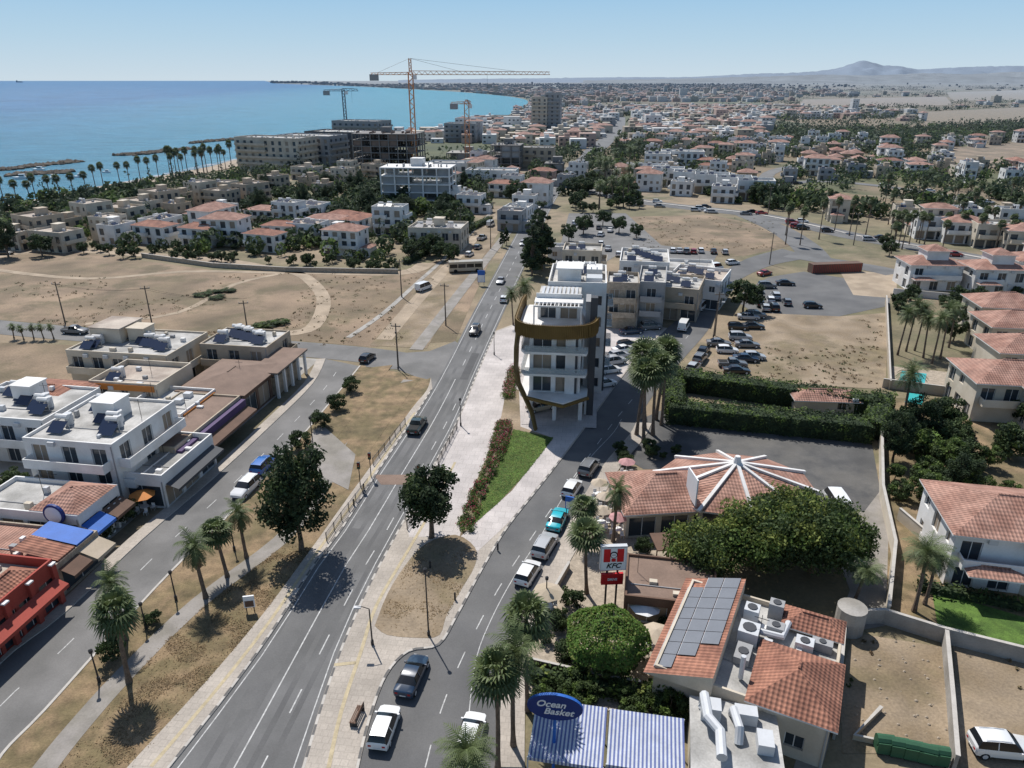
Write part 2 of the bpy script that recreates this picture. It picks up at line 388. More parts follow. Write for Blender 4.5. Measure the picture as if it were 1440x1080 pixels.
for i,o in enumerate((-2.4,-1.0,1.0,2.4)): band(mb,mc[:22],.5,.0470+i*.0002,'asphalt_dark',o)
mb.obj('asphalt_repair')
# side road, left
sr=smooth(W([(-80,452),(0,460),(100,469),(250,480),(400,489),(520,500),(600,513),(650,520)]),4)
mb=MB(); band(mb,sr,7.5,.035,'asphalt_old'); mb.obj('side_road'); AVOID.append(offs(sr,-6)+offs(sr,6)[::-1])
sheet('side_road',W([(500,497),(560,497),(604,494),(640,480),(668,500),(640,545),(604,552),(590,532),(560,520),(515,516)]),'asphalt_old',.038,True)
CL=[(-30,1010),(0,935),(95,860),(200,760),(310,665),(380,600),(440,540),(458,505)]
CR=[(-30,1120),(0,1062),(60,1000),(150,900),(240,803),(330,715),(400,640),(450,582),(505,515)]
cl=smooth(W(CL),4); cr=smooth(W(CR),4)
sheet('service_road',cl+cr[::-1],'asphalt_old',.04,True)
a2=resamp(cl[4:],50);b2=resamp(cr[4:],50); cc=[((p[0]+q[0])/2,(p[1]+q[1])/2) for p,q in zip(a2,b2)]
mb=MB(); band(mb,cc,.1,.048,'white_line',0,2,4); mb.obj('road_marking')
mb=MB(); q=offs(cl,-1.6)
mb.prism(q+cl[::-1],0,.13,'kerb','paver'); mb.obj('pavement')
MS=[(180,1080),(290,960),(370,865),(440,770),(490,700),(530,645),(578,577),(600,550),(606,532)]
ms=smooth(W(MS),4)
sheet('median_ground',cr+W([(560,524),(600,534)])+ms[::-1]+[(ms[0][0]-3,30)],'drygrass',.10)
mb=MB()
mlp=[p for p in ml if p[1]<P(608,548)[1]+.1]
mb.prism([(ms[0][0]-1.8,26)]+ms+mlp[::-1],0,.14,'kerb','paver'); mb.obj('pavement')
mb=MB(); pa=smooth(W([(50,1100),(100,1035),(180,945),(280,848),(395,760),(440,705),(480,645),(530,585),(575,535)]),4)
band(mb,pa,1.9,.115,'path'); mb.obj('footpath')
mb=MB(); mb.prism(offs(cr[2:],.05)+offs(cr[2:],.3)[::-1],0,.15,'kerb'); mb.obj('kerb')
for q in ([(500,520),(552,514),(470,622),(425,640),(440,605)],[(560,540),(590,534),(510,650),(468,662),(490,620)]):
    sheet('planting_bed',W(q),'drygrass',.125)
sheet('concrete_apron',W([(440,606),(455,600),(500,640),(490,690),(430,660)]),'path',.13)
mb=MB(); band(mb,[( (p[0]*.45+q[0]*.55),(p[1]*.45+q[1]*.55)) for p,q in zip(resamp(ms[:28],20),resamp(mlp[1:26],20))],.32,.148,'yellow_line'); mb.obj('tactile_strip')
# wedge pavement right of main road up to service road E
EL=[(498,1120),(505,1080),(522,1010),(545,950),(575,918),(618,908),(645,865),(680,800),(715,742),(760,685),(800,633),(832,590),(868,540),(905,495),(938,462)]
EL2=[(938,462),(965,438),(985,412),(1010,388),(1050,364),(1100,350)]
ER=[(695,1120),(696,1080),(700,1000),(706,930),(725,875),(752,820),(788,760),(820,700),(852,650),(885,612),(900,585),(930,540),(965,500),(995,465),(1010,435),(1024,408),(1050,388),(1090,372),(1145,362)]
el=smooth(W(EL),4); el2=smooth(W(EL2),4); er=smooth(W(ER),4)
sheet('service_road',el+el2[1:]+er[::-1],'asphalt_dark',.04,True)
mrp=[p for p in mr if p[1]<P(700,460)[1]]
wedge=mrp+W([(735,452),(900,455)])+el[::-1]
slab('pavement',wedge,0,.14,'kerb','paver'); AVOID.append(wedge)
mb=MB(); band(mb,offs(mrp,.12),.2,.147,'kerb',0,1,1,'kerbdk'); band(mb,offs(el[:40],-.12),.2,.147,'kerb',0,1,1,'kerbdk'); band(mb,offs(mlp[:34],-.12),.2,.147,'kerb',0,1,1,'kerbdk'); mb.obj('painted_kerb')
sheet('paved_plaza',[p for p in offs(mr,.35) if P(560,745)[1]<p[1]<P(700,460)[1]]+W([(735,455),(905,458),(925,470),(900,497),(865,540),(828,592),(790,642),(715,735),(672,775),(640,755),(575,755)],.14),'paver_pink',.15)
sheet('island_ground',smooth(W([(527,880),(545,835),(570,795),(598,765),(640,752),(668,770),(668,795),(648,830),(628,865),(618,893),(590,897),(545,893),(527,880)],.14),3),'dirt',.156)
sheet('planting_bed',W([(646,756),(660,700),(685,640),(705,585),(712,548),(730,548),(732,600),(778,616),(720,690)],.14),'dirt',.158)
LAWN=[(660,742),(682,695),(706,640),(722,604),(778,616),(740,665),(700,708)]
sheet('lawn',W(LAWN,.14),'lawn',.175)
mb=MB(); band(mb,smooth(W([(462,1080),(480,1000),(508,915),(530,850),(575,772),(605,720),(640,650)],.14),4),.32,.156,'yellow_line'); band(mb,W([(470,935),(500,932)],.14),.35,.156,'yellow_line'); mb.obj('tactile_strip')
mb=MB(); band(mb,smooth(W([(598,1080),(620,1000),(655,915),(700,830),(745,760),(790,695),(835,632),(870,585),(925,520),(970,470)]),4),.1,.047,'white_line',0,2,3)
band(mb,offs(er[6:40],-2.3),.08,.047,'white_line'); mb.obj('road_marking')
mb=MB(); q=W([(525,668),(536,682),(578,682),(586,668)]); mb.face([(x,y,.053) for x,y in q],'brownroof'); mb.obj('pedestrian_crossing')
slab('pavement',er[4:40]+offs(er[4:40],2.2)[::-1],0,.13,'kerb','paver')
# parking lots
sheet('car_park',W([(900,590),(935,575),(1100,600),(1225,618),(1238,690),(1215,720),(1120,720),(1050,660),(905,660),(870,640)]),'asphalt_park',.03,True)
sheet('yard_road',W([(1110,690),(1240,690),(1250,740),(1245,880),(1190,890),(1175,1010),(1150,1100),(1110,1100),(1170,900),(1195,830),(1160,740)]),'path',.028,True)
sheet('car_park',W([(1080,390),(1130,382),(1255,402),(1250,430),(1180,445),(1120,450),(1060,440),(1030,420)]),'asphalt_dark',.03,True)
sheet('vacant_lot_ground',W([(1060,440),(1180,445),(1250,440),(1245,548),(1120,540),(1040,530),(990,515)]),'dirt',.034,True)
sheet('vacant_lot_ground',W([(1180,380),(1260,385),(1262,420),(1200,415)]),'sandy',.036,True)
sheet('yard_ground',W([(1200,890),(1325,910),(1340,1060),(1185,1060),(1180,960)]),'dirt',.03,True)
sheet('yard_ground',W([(1340,905),(1460,930),(1480,1090),(1350,1080)]),'dirt',.03,True)
sheet('lawn',W([(1310,830),(1445,870),(1450,915),(1320,890)]),'lawn',.04,True)
sheet('garden_ground',W([(1240,560),(1460,560),(1500,900),(1250,870)]),'drygrass',.02,True)
sheet('lawn',W([(1275,600),(1340,590),(1350,640),(1290,655)]),'lawn',.03)
sheet('restaurant_ground',W([(890,660),(960,720),(980,900),(960,1000),(720,1000),(715,930),(740,860),(800,760),(850,665)]),'stone',.06,True)
sheet('car_park',W([(780,375),(800,300),(880,300),(930,345),(1010,355),(1000,375),(880,352),(840,375)]),'asphalt_old',.03,True)
sheet('shop_yard_ground',W([(-60,860),(60,840),(450,505),(380,500),(120,560),(-60,600)]),'concrete',.02,True)
# far roads
g1=road('main_road',[(800,262),(850,272),(905,284),(980,293),(1060,302),(1130,316),(1200,332),(1290,348),(1440,376),(1560,400)],11)
road('side_road',[(1145,362),(1130,345),(1095,322),(1050,302)],9,z=.05)
road('side_road',[(1110,358),(1170,368),(1230,378),(1260,385)],8,z=.052)
mb=MB(); band(mb,g1,.15,.06,'white_line',0,3,4); mb.prism(offs(g1,-.8)+offs(g1,-2.2)[::-1],0,.2,'kerb'); mb.obj('road_marking')
road('side_road',[(830,217),(850,200),(862,188),(870,176),(872,165)],14,z=.2)
g2=road('side_road',[(880,228),(915,244),(985,252),(1060,262),(1160,255),(1300,270),(1440,300)],7,z=.06)
road('side_road',[(700,260),(650,250),(560,240)],7,'asphalt_old',z=.06)
road('side_road',[(1075,262),(1090,240),(1180,225),(1330,215)],7,'asphalt_old',z=.06)
# ---------------- vegetation templates
def quadleaf(mb,c,s,k,up=None):
    n=Vector((R.gauss(0,1),R.gauss(0,1),R.gauss(0,1)))
    if up: n=n*.8+up
    n.normalize(); a=n.orthogonal().normalized(); b=n.cross(a)
    th=R.random()*6.28; a2=a*math.cos(th)+b*math.sin(th); b2=n.cross(a2); s1=s*R.uniform(.7,1.3)
    c=Vector(c); mb.face([c-a2*s1,c-b2*s1*.55,c+a2*s1,c+b2*s1*.55],k)
def clump(mb,c,r,n,s,k,fl=.75):
    c=Vector(c)
    for _ in range(n):
        d=Vector((R.gauss(0,1),R.gauss(0,1),R.gauss(0,1))).normalized(); q=d*r*(R.random()**.4); q.z*=fl
        quadleaf(mb,c+q,s,k,d*.9)
def tree(h,w,base,nc,nl,s,tones,shape='round',trunk=.25,fl=.75):
    mb=MB(); ch=h-base
    mb.tube([(0,0,-.1),(.1,0,base*.6),(0,.1,base+ch*.3),(0,0,h*.75)],[trunk,trunk*.8,trunk*.5,trunk*.15],7,'trunk')
    for i in range(nc):
        while True:
            x,y,z=R.uniform(-1,1),R.uniform(-1,1),R.uniform(-1,1); rr=math.sqrt(x*x+y*y+z*z)
            if shape=='cone':
                zz=(z+1)/2; rad=(1-zz)**.8*.95+.05
                if math.hypot(x,y)<rad and math.hypot(x,y)>rad*.45: break
            elif .45<rr<1 : break
        rad=w/2
        c=(x*rad*.85,y*rad*.85,base+ch*(.5+z*.42))
        cr_=rad*R.uniform(.22,.38) if shape=='round' else rad*R.uniform(.2,.34)
        k=R.choices(tones,[3,3,2][:len(tones)])[0]
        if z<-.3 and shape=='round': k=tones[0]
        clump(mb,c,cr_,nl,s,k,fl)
        if i%3==0: mb.tube([(0,0,base+ch*.15),(c[0]*.5,c[1]*.5,(base+ch*.2+c[2])/2),c],[trunk*.35,trunk*.22,.03],4,'trunk')
    return mb
T={}
T['pine']=tree(14,9,1.5,60,130,.26,['leafdk','leafdk','leafmd'],trunk=.4).mesh('pine_tree')
T['olive']=tree(9.3,7,2.0,50,130,.22,['leafdk','leafmd','leafdk'],trunk=.35).mesh('carob_tree')
T['big']=tree(9,11,1.5,95,140,.22,['leafmd','leaflt','leafyel'],trunk=.4).mesh('broadleaf_tree')
T['bush']=tree(3,3.6,.1,26,90,.14,['leafdk','leafmd','leafmd'],trunk=.1).mesh('shrub')
T['bushlt']=tree(2.6,3.2,.1,26,90,.14,['leafmd','leaflt','leafmd'],trunk=.1).mesh('shrub')
T['med']=tree(6,5.5,1.2,30,60,.27,['leafdk','leafmd','leafmd'],trunk=.2).mesh('garden_tree')
T['medlt']=tree(6,5.5,1.2,30,60,.27,['leafmd','leaflt','leafmd'],trunk=.2).mesh('garden_tree')
T['cyp']=tree(10,2.4,.3,40,60,.22,['leafdk','leafdk','leafmd'],'cone',.15).mesh('cypress_tree')
T['arau']=tree(20,7,.8,70,70,.36,['leafdk','leafdk','leafmd'],'cone',.35,.5).mesh('norfolk_pine_tree')
def dome():
    mb=MB(); mb.tube([(0,0,-.1),(0,0,1.8)],.25,7,'trunk')
    for i in range(9000):
        th=R.random()*6.283; ph=math.acos(1-R.random()*.98)
        r=3.3*(1+.05*math.sin(5*th)+.04*math.sin(9*ph+th)+.12*noise.noise(Vector((math.cos(th)*2.5,math.sin(th)*2.5,ph*3)))); q=Vector((math.sin(ph)*math.cos(th)*r,math.sin(ph)*math.sin(th)*r,1.9+math.cos(ph)*r*.55))
        quadleaf(mb,q+Vector((0,0,R.uniform(-.15,.1))),.12,R.choice(['clipleaf','clipleaf','clipleaf','leafyel','leaflt']),Vector((q.x,q.y,4)).normalized()*1.6)
    for i in range(1400):
        th=R.random()*6.283; r=3.2*R.random()**.3; quadleaf(mb,(math.cos(th)*r,math.sin(th)*r,R.uniform(1.2,2.1)),.2,'leafmd')
    return mb
T['dome']=dome().mesh('clipped_tree')
def palm(h,fan=False,nf=30,L=2.6,skirt=True,lean=.4):
    mb=MB(); tr=.2
    pts=[(lean*math.sin(t*1.3),lean*.5*t*t,h*t) for t in [i/8 for i in range(9)]]
    mb.tube(pts,[tr*1.5]+[tr*(1-.25*i/8)*(1.08 if i%2 else 1) for i in range(1,9)],8,'trunk')
    top=Vector(pts[-1])
    for i in range(nf):
        az=i*2.39996+R.uniform(-.2,.2); e=math.radians(78-125*(i/nf)+R.uniform(-8,8))
        d=Vector((math.cos(az)*math.cos(e),math.sin(az)*math.cos(e),math.sin(e))); LL=L*R.uniform(.85,1.1)
        k='frond2' if i<nf*.5 else 'frond'
        if i>nf*.93: k='deadfrond'
        side=Vector((-math.sin(az),math.cos(az),0))
        if not fan:
            p=top.copy(); v=d.copy(); n=9
            for s in range(n):
                v=(v+Vector((0,0,-.13-.02*s))).normalized(); q=p+v*LL/n
                mb.face([p-side*.03,p+side*.03,q+side*.02,q-side*.02],k)
                for m in (0,.5):
                    b=p+(q-p)*m; tt=(s+m)/n; ll=.62*LL/2.6*(math.sin(math.pi*min(1,tt*.85+.16)))+.08
                    for sg in (-1,1):
                        t=(side*sg*.8+v*.55+Vector((0,0,-.28+R.uniform(-.15,.15)))).normalized()*ll
                        mb.face([b-v*.045,b+v*.05,b+t+v*.015,b+t-v*.01],k)
                p=q
        else:
            p=top; q=p+d*LL*.42+Vector((0,0,-.08)); mb.face([p-side*.03,p+side*.03,q+side*.03,q-side*.03],k)
            up=side.cross(d).normalized()
            for j in range(13):
                an=math.radians(-105+210*j/12); t=(d*math.cos(an)+side*math.sin(an)).normalized(); wv=(side*math.cos(an)-d*math.sin(an))
                m=q+t*LL*.36+up*R.uniform(-.04,.04); tip=q+t*LL*.6+Vector((0,0,-.30-R.random()*.25))
                mb.face([q,m-wv*.10,m+wv*.10],k); mb.face([m-wv*.10,m+wv*.10,tip],k)
    if skirt:
        for i in range(46):
            az=R.random()*6.28; zz=R.uniform(.1,1.9); b=top+Vector((0,0,-zz*.8))
            o=Vector((math.cos(az),math.sin(az),0)); t=b+o*R.uniform(.35,.6)+Vector((0,0,-R.uniform(.5,1.0))); s=Vector((-o.y,o.x,0))*.13
            mb.face([b-s*.4,b+s*.4,t+s,t-s],'deadfrond')
    return mb
T['palm1']=palm(6,nf=32,L=2.3,lean=.3).mesh('palm_tree'); T['palm2']=palm(9,True,40,2.4,lean=.5).mesh('palm_tree')
T['palm3']=palm(9,nf=44,L=2.9,lean=.5,skirt=False).mesh('palm_tree'); T['palm4']=palm(10,True,34,2.0,True,.2).mesh('palm_tree')
T['palm5']=palm(6.4,True,34,2.1,lean=-.4).mesh('palm_tree')
NM=dict(pine='pine_tree',olive='carob_tree',big='broadleaf_tree',bush='shrub',bushlt='shrub',med='garden_tree',medlt='garden_tree',cyp='cypress_tree',arau='norfolk_pine_tree',dome='clipped_tree',palm1='palm_tree',palm2='palm_tree',palm3='palm_tree',palm4='palm_tree',palm5='palm_tree')
BH=dict(pine=14,olive=9.3,big=9,bush=3,bushlt=2.6,med=6,medlt=6,cyp=10,arau=20,dome=3.8,palm1=6,palm2=9,palm3=9,palm4=10,palm5=6.4)
def plant(k,u,v,h=None,wid=None,name=None,z=.1):
    x,y=P(u,v); s=(h/BH[k]) if h else 1
    w=wid or s
    put(T[k],name or NM[k],x,y,z if v>460 else 0,R.uniform(0,360),(w,w,s))
def foliage_box(mb,x0,x1,y0,y1,z0,z1,dens,s,tones):
    A=((x1-x0)+(y1-y0))*2*(z1-z0)+(x1-x0)*(y1-y0)
    for _ in range(int(A*dens)):
        r=R.random()*A; a=(x1-x0)*(y1-y0)
        j=lambda: R.gauss(0,.14)
        if r<a:
            x,y=R.uniform(x0,x1),R.uniform(y0,y1); z=z1+j()+.45*noise.noise(Vector((x*.6,y*.6,3)))
            up=Vector((0,0,1))
        else:
            z=R.uniform(z0,z1)
            if R.random()<(x1-x0)/((x1-x0)+(y1-y0)): x=R.uniform(x0,x1); y=R.choice((y0,y1)); up=Vector((0,1 if y>y0+.5 else -1,0)); y+=j()+.3*noise.noise(Vector((x*.6,y,z*.6)))
            else: y=R.uniform(y0,y1); x=R.choice((x0,x1))+j(); up=Vector((1 if x>x0+.5 else -1,0,0))
        nn=noise.noise(Vector((x*.6,y*.6,z*.8)))
        quadleaf(mb,(x,y,z),s,tones[0] if nn<-.1 else (tones[1] if nn<.2 else tones[2]),up)
def hedge(name,u0,v0,u1,v1,w,h,tones=('leafdk','leafmd','leaflt'),s=.2,dens=16,z=0):
    a=Vector(P(u0,v0));b=Vector(P(u1,v1)); L=(b-a).length; d=(b-a)/L
    mb=MB(); mb.box(.2,L-.2,-w/2+.25,w/2-.25,0,h-.3,'leafdk'); foliage_box(mb,0,L,-w/2,w/2,.1,h,dens,s,tones)
    o=mb.obj(name,a.x,a.y,z); o.rotation_euler=(0,0,math.atan2(d.y,d.x)); return o
# ---------------- buildings
def heater(mb,x,y,z):
    mb.face([(x-.1,y-1.6,z+.25),(x+1.9,y-1.6,z+.25),(x+1.9,y-.1,z+1.15),(x-.1,y-.1,z+1.15)],'solar')
    mb.tube([(x,y+.4,z+1.5),(x+1.6,y+.4,z+1.5)],.30,8,'white')
    mb.tube([(x+.8,y+1.3,z),(x+.8,y+1.3,z+1.5)],.48,8,'metal_lt')
    for q in (.2,1.4): mb.box(x+q,x+q+.08,y+.3,y+.38,z,z+1.2,'metal_lt')
def ops_for(L,floors,fh,win,z0=0,shop=False,wide=False):
    ops=[]; n=max(1,int(L/win))
    for f in range(floors):
        for i in range(n):
            c=(i+.5)*L/n; zb=z0+f*fh
            if shop and f==0: ops.append((c-L/n*.42,c+L/n*.42,zb+.15,zb+fh-.7)); continue
            if R.random()<.12: continue
            if wide or R.random()<.35: ops.append((c-.95,c+.95,zb+.15,zb+2.3))
            else:
                q=R.uniform(.5,.75); ops.append((c-q,c+q,zb+1.0,zb+2.3))
    return ops
def balc(mb,side,w,d,z,L0,L1,dep=1.4,k='white',rail='solid'):
    if side=='F': q=(L0,L1,-dep,-.002)
    elif side=='R': q=(w+.002,w+dep,L0,L1)
    else: q=(-dep,-.002,L0,L1)
    x0,x1,y0,y1=q; mb.box(x0,x1,y0,y1,z-.18,z,k); kk=k if rail=='solid' else 'balglass'; t=.1
    if side=='F': mb.box(x0,x1,y0,y0+t,z+.002,z+1,kk); mb.box(x0,x0+t,y0+t,y1,z+.002,z+1,kk); mb.box(x1-t,x1,y0+t,y1,z+.002,z+1,kk)
    elif side=='R': mb.box(x1-t,x1,y0,y1,z+.002,z+1,kk); mb.box(x0,x1-t,y0,y0+t,z+.002,z+1,kk); mb.box(x0,x1-t,y1-t,y1,z+.002,z+1,kk)
    else: mb.box(x0,x0+t,y0,y1,z+.002,z+1,kk); mb.box(x0+t,x1,y0,y0+t,z+.002,z+1,kk); mb.box(x0+t,x1,y1-t,y1,z+.002,z+1,kk)
def bld(w,d,floors,fh=3.1,wall='white',roof='flat',rise=1.7,rk='tile',bal='FR',heat=2,win=3.2,par=.7,shop=False,rt='roofgrey',stair=False,mull=True):
    mb=MB(); h=floors*fh
    S=[((0,0),(1,0),(0,-1),w),((w,0),(0,1),(1,0),d),((w,d),(-1,0),(0,1),w),((0,d),(0,-1),(-1,0),d)]
    for i,(o,dr,n,L) in enumerate(S): mb.wall(o,dr,n,L,0,h,ops_for(L,floors,fh,win,0,shop and i<2,wide=('FRBL'[i] in bal)),wall,mull=mull)
    for f in range(1,floors):
        m_=w*.5 if R.random()<.4 and 'F' in bal else w-.6
        if 'F' in bal: balc(mb,'F',w,d,f*fh,.6,m_,k=wall)
        if 'R' in bal: balc(mb,'R',w,d,f*fh,.6,d-.6,k=wall)
        if 'L' in bal: balc(mb,'L',w,d,f*fh,.6,d-.6,k=wall)
    if mull:   # wall-mounted air conditioners and a downpipe
        for f in range(floors):
            for i in range(max(1,int(w/4))):
                if R.random()<.6 and not (shop and f==0): x=(int(w/win) and w/int(w/win))*(i+1) if int(w/win)>i+1 else w-.6; mb.box(x-.4,x+.4,-.35,-.003,f*fh+2.35,f*fh+2.9,'metal_lt')
        mb.box(w-.2,w-.1,-.1,-.003,0,h,'grey')
    if roof=='flat':
        mb.face([(0,0,h),(w,0,h),(w,d,h),(0,d,h)],rt); t=.2
        mb.box(0,w,0,t,h+.001,h+par,wall); mb.box(0,w,d-t,d,h+.001,h+par,wall); mb.box(0,t,t,d-t,h+.001,h+par,wall); mb.box(w-t,w,t,d-t,h+.001,h+par,wall)
        for i in range(heat): heater(mb,1+(w-4)*((i*.37+.1)%1),2.2+(d-5)*((i*.61+.15)%1),h+.01)
        for i in range(2+int(w*d/30)): 
            x,y=R.uniform(.6,w-1.6),R.uniform(.6,d-1.4); s=R.uniform(.4,1.0); mb.box(x,x+s,y,y+.5,h+.01,h+R.uniform(.3,.9),R.choice(['metal_lt','grey','cream','white']))
        if mull: 
            x=R.uniform(1,w-1); mb.tube([(x,d*.6,h),(x,d*.6,h+2.6)],.03,4,'metal_dk'); mb.box(x-.6,x+.6,d*.6-.02,d*.6+.02,h+2.2,h+2.24,'metal_dk'); mb.box(.5,w-.5,d*.3,d*.3+.08,h+.01,h+.1,'grey')
        if stair: mb.box(w*.4,w*.4+3,d*.5,d*.5+3,h+.01,h+2.3,wall); mb.box(w*.4-.15,w*.4+3.15,d*.5-.15,d*.5+3.15,h+2.301,h+2.45,wall)
    else: mb.hip(0,w,0,d,h,rise,rk)
    return mb
def B_(name,x,y,a,w,d,fl,**k):
    if w<0:
        A=math.radians(a); x+=w*math.cos(A); y-=w*math.sin(A); w=-w
    return bld(w,d,fl,**k).obj(name,x,y,0,a)
def awn(mb,x0,x1,y0,y1,z0,z1,k):  # slopes down toward +x
    mb.face([(x0,y0,z1),(x1,y0,z0),(x1,y1,z0),(x0,y1,z1)],k); mb.face([(x1,y0,z0),(x1,y0,z0-.35),(x1,y1,z0-.35),(x1,y1,z0)],k)
mb=bld(15,12,1,fh=4,wall='redwall',bal='',heat=0,win=2.2,par=1.0,rt='roofbeige',shop=True)
mb.hip(1,7,1,11,4.02,2,'tile',.2); mb.hip(10.9,14.6,.6,11.4,4.03,1.2,'tile',.1)
for i in range(14): mb.box(7.5+i*.2,7.6+i*.2,1,11,4.02,4.5,'metal_lt')
mb.box(7.5,10.3,1,11,4.02,4.44,'roofgrey')
for i in range(5):
    yy=.2+i*2.8; mb.box(15.002,15.35,yy,yy+.5,0,4.6,'redwall'); mb.box(15.0,15.4,yy-.05,yy+.55,4.6,4.75,'white')
awn(mb,15.35,16.6,.5,11.5,2.7,3.2,'redwall'); mb.obj('red_restaurant',-60.5,47.5,0,9)
mb=bld(16,6,1,fh=3.4,wall='stone',bal='',heat=0,par=.3,shop=True,rt='tile2'); awn(mb,16.01,17.6,.2,2.8,2.5,3.1,'brown'); awn(mb,16.01,18.0,3,5.8,2.5,3.2,'beige'); awn(mb,11,15.9,.5,2.9,3.9,4.6,'tile'); awn(mb,11,15.9,3.1,5.6,3.9,4.6,'blue')
mb.obj('cafe_building',-60,60.2,0,9)
mb=bld(13,6.5,1,fh=4.2,wall='white',bal='',heat=0,par=.5,shop=True,rt='roofgrey'); mb.hip(7.5,12.8,.4,6,4.75,1.3,'tile2',.3)
for i in range(7): mb.box(13.002,13.4,.1+i*.95,.4+i*.95,0,3.2,'white')
awn(mb,13.01,14.8,.1,3.1,2.7,3.4,'blue'); awn(mb,13.01,14.8,3.3,6.4,2.6,3.3,'brown'); mb.tube([(10.5,-.05,4.8),(10.5,-.35,4.8)],1.2,20,'signblue'); mb.tube([(10.5,-.36,4.8),(10.5,-.4,4.8)],.95,20,'signwhite'); mb.obj('arcade_restaurant',-58.6,66.8,0,9)
B_('apartment_house',-45.8,73.5,9,-11.5,12.5,3,fh=2.75,heat=6,bal='FR',par=.35,stair=True)
mb=bld(6,11,1,fh=3.6,bal='',heat=0,par=.9,shop=True,rt='roofgrey'); awn(mb,6.01,7.6,.4,10.6,2.6,3.1,'dkgrey'); mb.obj('shop_building',-46.8,74.5,0,9)
mb=bld(9,4,1,fh=3,wall='cream',bal='',heat=0,par=.4,shop=True); mb.hip(0,9,-3,0,2.7,.6,'tile',.1); mb.obj('cafe_building',-58,71,0,9)
B_('apartment_house',-60.5,84,9,-15,11,2,heat=6,bal='FR',stair=True,par=.4)
B_('apartment_house',-73,74,9,-14,9,2,heat=5,bal='FR',par=.4)
mb=bld(9.5,9,1,fh=4.2,wall='white',bal='',heat=0,par=.6,shop=True,rt='roofgrey'); mb.box(1,7,-.25,-.01,3.2,5.2,'signwhite'); mb.box(9.51,9.7,.5,8.5,3.1,4.5,'orange')
mb.obj('grill_restaurant',-54.8,91.2,0,9)
mb=bld(9.5,16.5,1,fh=4,wall='beige',bal='',heat=0,par=.4,shop=True,rt='roofbeige',win=3.3); mb.box(9.51,10.3,.1,16.4,2.9,3.9,'purple'); awn(mb,10.31,12.0,.2,16.3,2.5,2.9,'brown')
for i in range(7): mb.box(1.5,2.6,1+i*2.3,1.9+i*2.3,4.02,4.9,'metal_lt')
mb.box(5,9.3,.5,15.9,4.02,4.25,'brownroof')
mb.obj('shop_row',-51.8,82.2,0,9)
mb=bld(10,12.5,1,fh=4,wall='brown',bal='',heat=0,par=.3,shop=True,rt='brownroof'); mb.hip(0,10,0,12.5,4.3,1.2,'brownroof',.6,'brown'); mb.obj('tavern_building',-49.6,99.3,0,9)
mb=bld(11,9,2,fh=2.7,wall='cream',bal='R',heat=1,rt='roofbeige',par=.8); mb.box(.5,10.5,-.2,-.01,5.0,5.9,'orange'); mb.obj('orange_trim_building',-62.5,98.5,0,9)
mb=bld(18,12,2,fh=3.1,heat=9,bal='FR',par=.3,wall='cream',stair=True); mb.box(1,6.5,5,11,6.21,8.6,'cream'); mb.box(.8,6.7,4.8,11.2,8.6,8.8,'roofbeige'); mb.obj('apartment_house',-72.8,110.8,0,9)
B_('apartment_house',-40.8,113,9,-12,9,2,fh=2.9,heat=7,bal='FR',par=.3,wall='beige')
mb=MB()
for i in range(5):
    for j in range(2): mb.box(j*4,j*4+.4,i*2.6,i*2.6+.4,0,4.2,'white')
mb.box(-.3,4.7,-.3,11.1,4.2,4.4,'concrete_dk'); mb.box(-.35,4.75,-.35,11.15,4.401,4.5,'brownroof'); mb.box(.8,3.6,1,9.6,0,3.1,'stone'); mb.obj('colonnade_building',-41.5,106.5,0,9)
mb=bld(11,8,2,fh=2.8,wall='cream',roof='hip',rise=1.2,bal='F'); mb.obj('tiled_house',-73,92.5,0,9)
# ---- right: tiled restaurant with star beams
mb=MB(); n=10; r=9.3
rp=[(math.cos(2*math.pi*(i+.5)/n)*r,math.sin(2*math.pi*(i+.5)/n)*r*.8) for i in range(n)]
for i in range(n):
    a=rp[i];b=rp[(i+1)%n]; mb.face([(*a,3.6),(*b,3.6),(b[0]*.06,b[1]*.06,6.1),(a[0]*.06,a[1]*.06,6.1)],'tile2')
    mb.face([(a[0]*.9,a[1]*.9,0),(b[0]*.9,b[1]*.9,0),(b[0]*.9,b[1]*.9,3.4),(a[0]*.9,a[1]*.9,3.4)],'cream' if i%2 else 'glass')
    mb.face([(*a,3.4),(*b,3.4),(*b,3.58),(*a,3.58)],'white')
    mb.tube([(a[0]*1.03,a[1]*1.03,3.65),(0,0,6.25)],.27,4,'white')
mb.tube([(0,0,6.0),(0,0,7.1)],[.6,.3],8,'white'); mb.obj('round_tiled_restaurant',26,73.5,0,0)
mb=bld(11,8.5,1,fh=3.3,wall='cream',roof='hip',rise=2.2,rk='tile2',shop=True,bal='')
mb.box(7.4,7.55,-.5,2.6,4,7.2,'signwhite'); mb.obj('restaurant_wing',12.6,67.5,0,-6)
mb=MB(); 
for i in range(6): mb.box(i*1.1,i*1.1+.12,-.03,.03,0,2.3,'brown')
mb.box(-.1,5.8,-.6,2.5,2.3,2.42,'brown'); mb.obj('pergola',15,62.5,0,-5)
mb=bld(8.5,6.5,1,fh=3.4,wall='brown',rt='brownroof',par=.25,heat=0,bal='',shop=True); mb.obj('restaurant_kitchen_building',10.3,53.4,0,10)
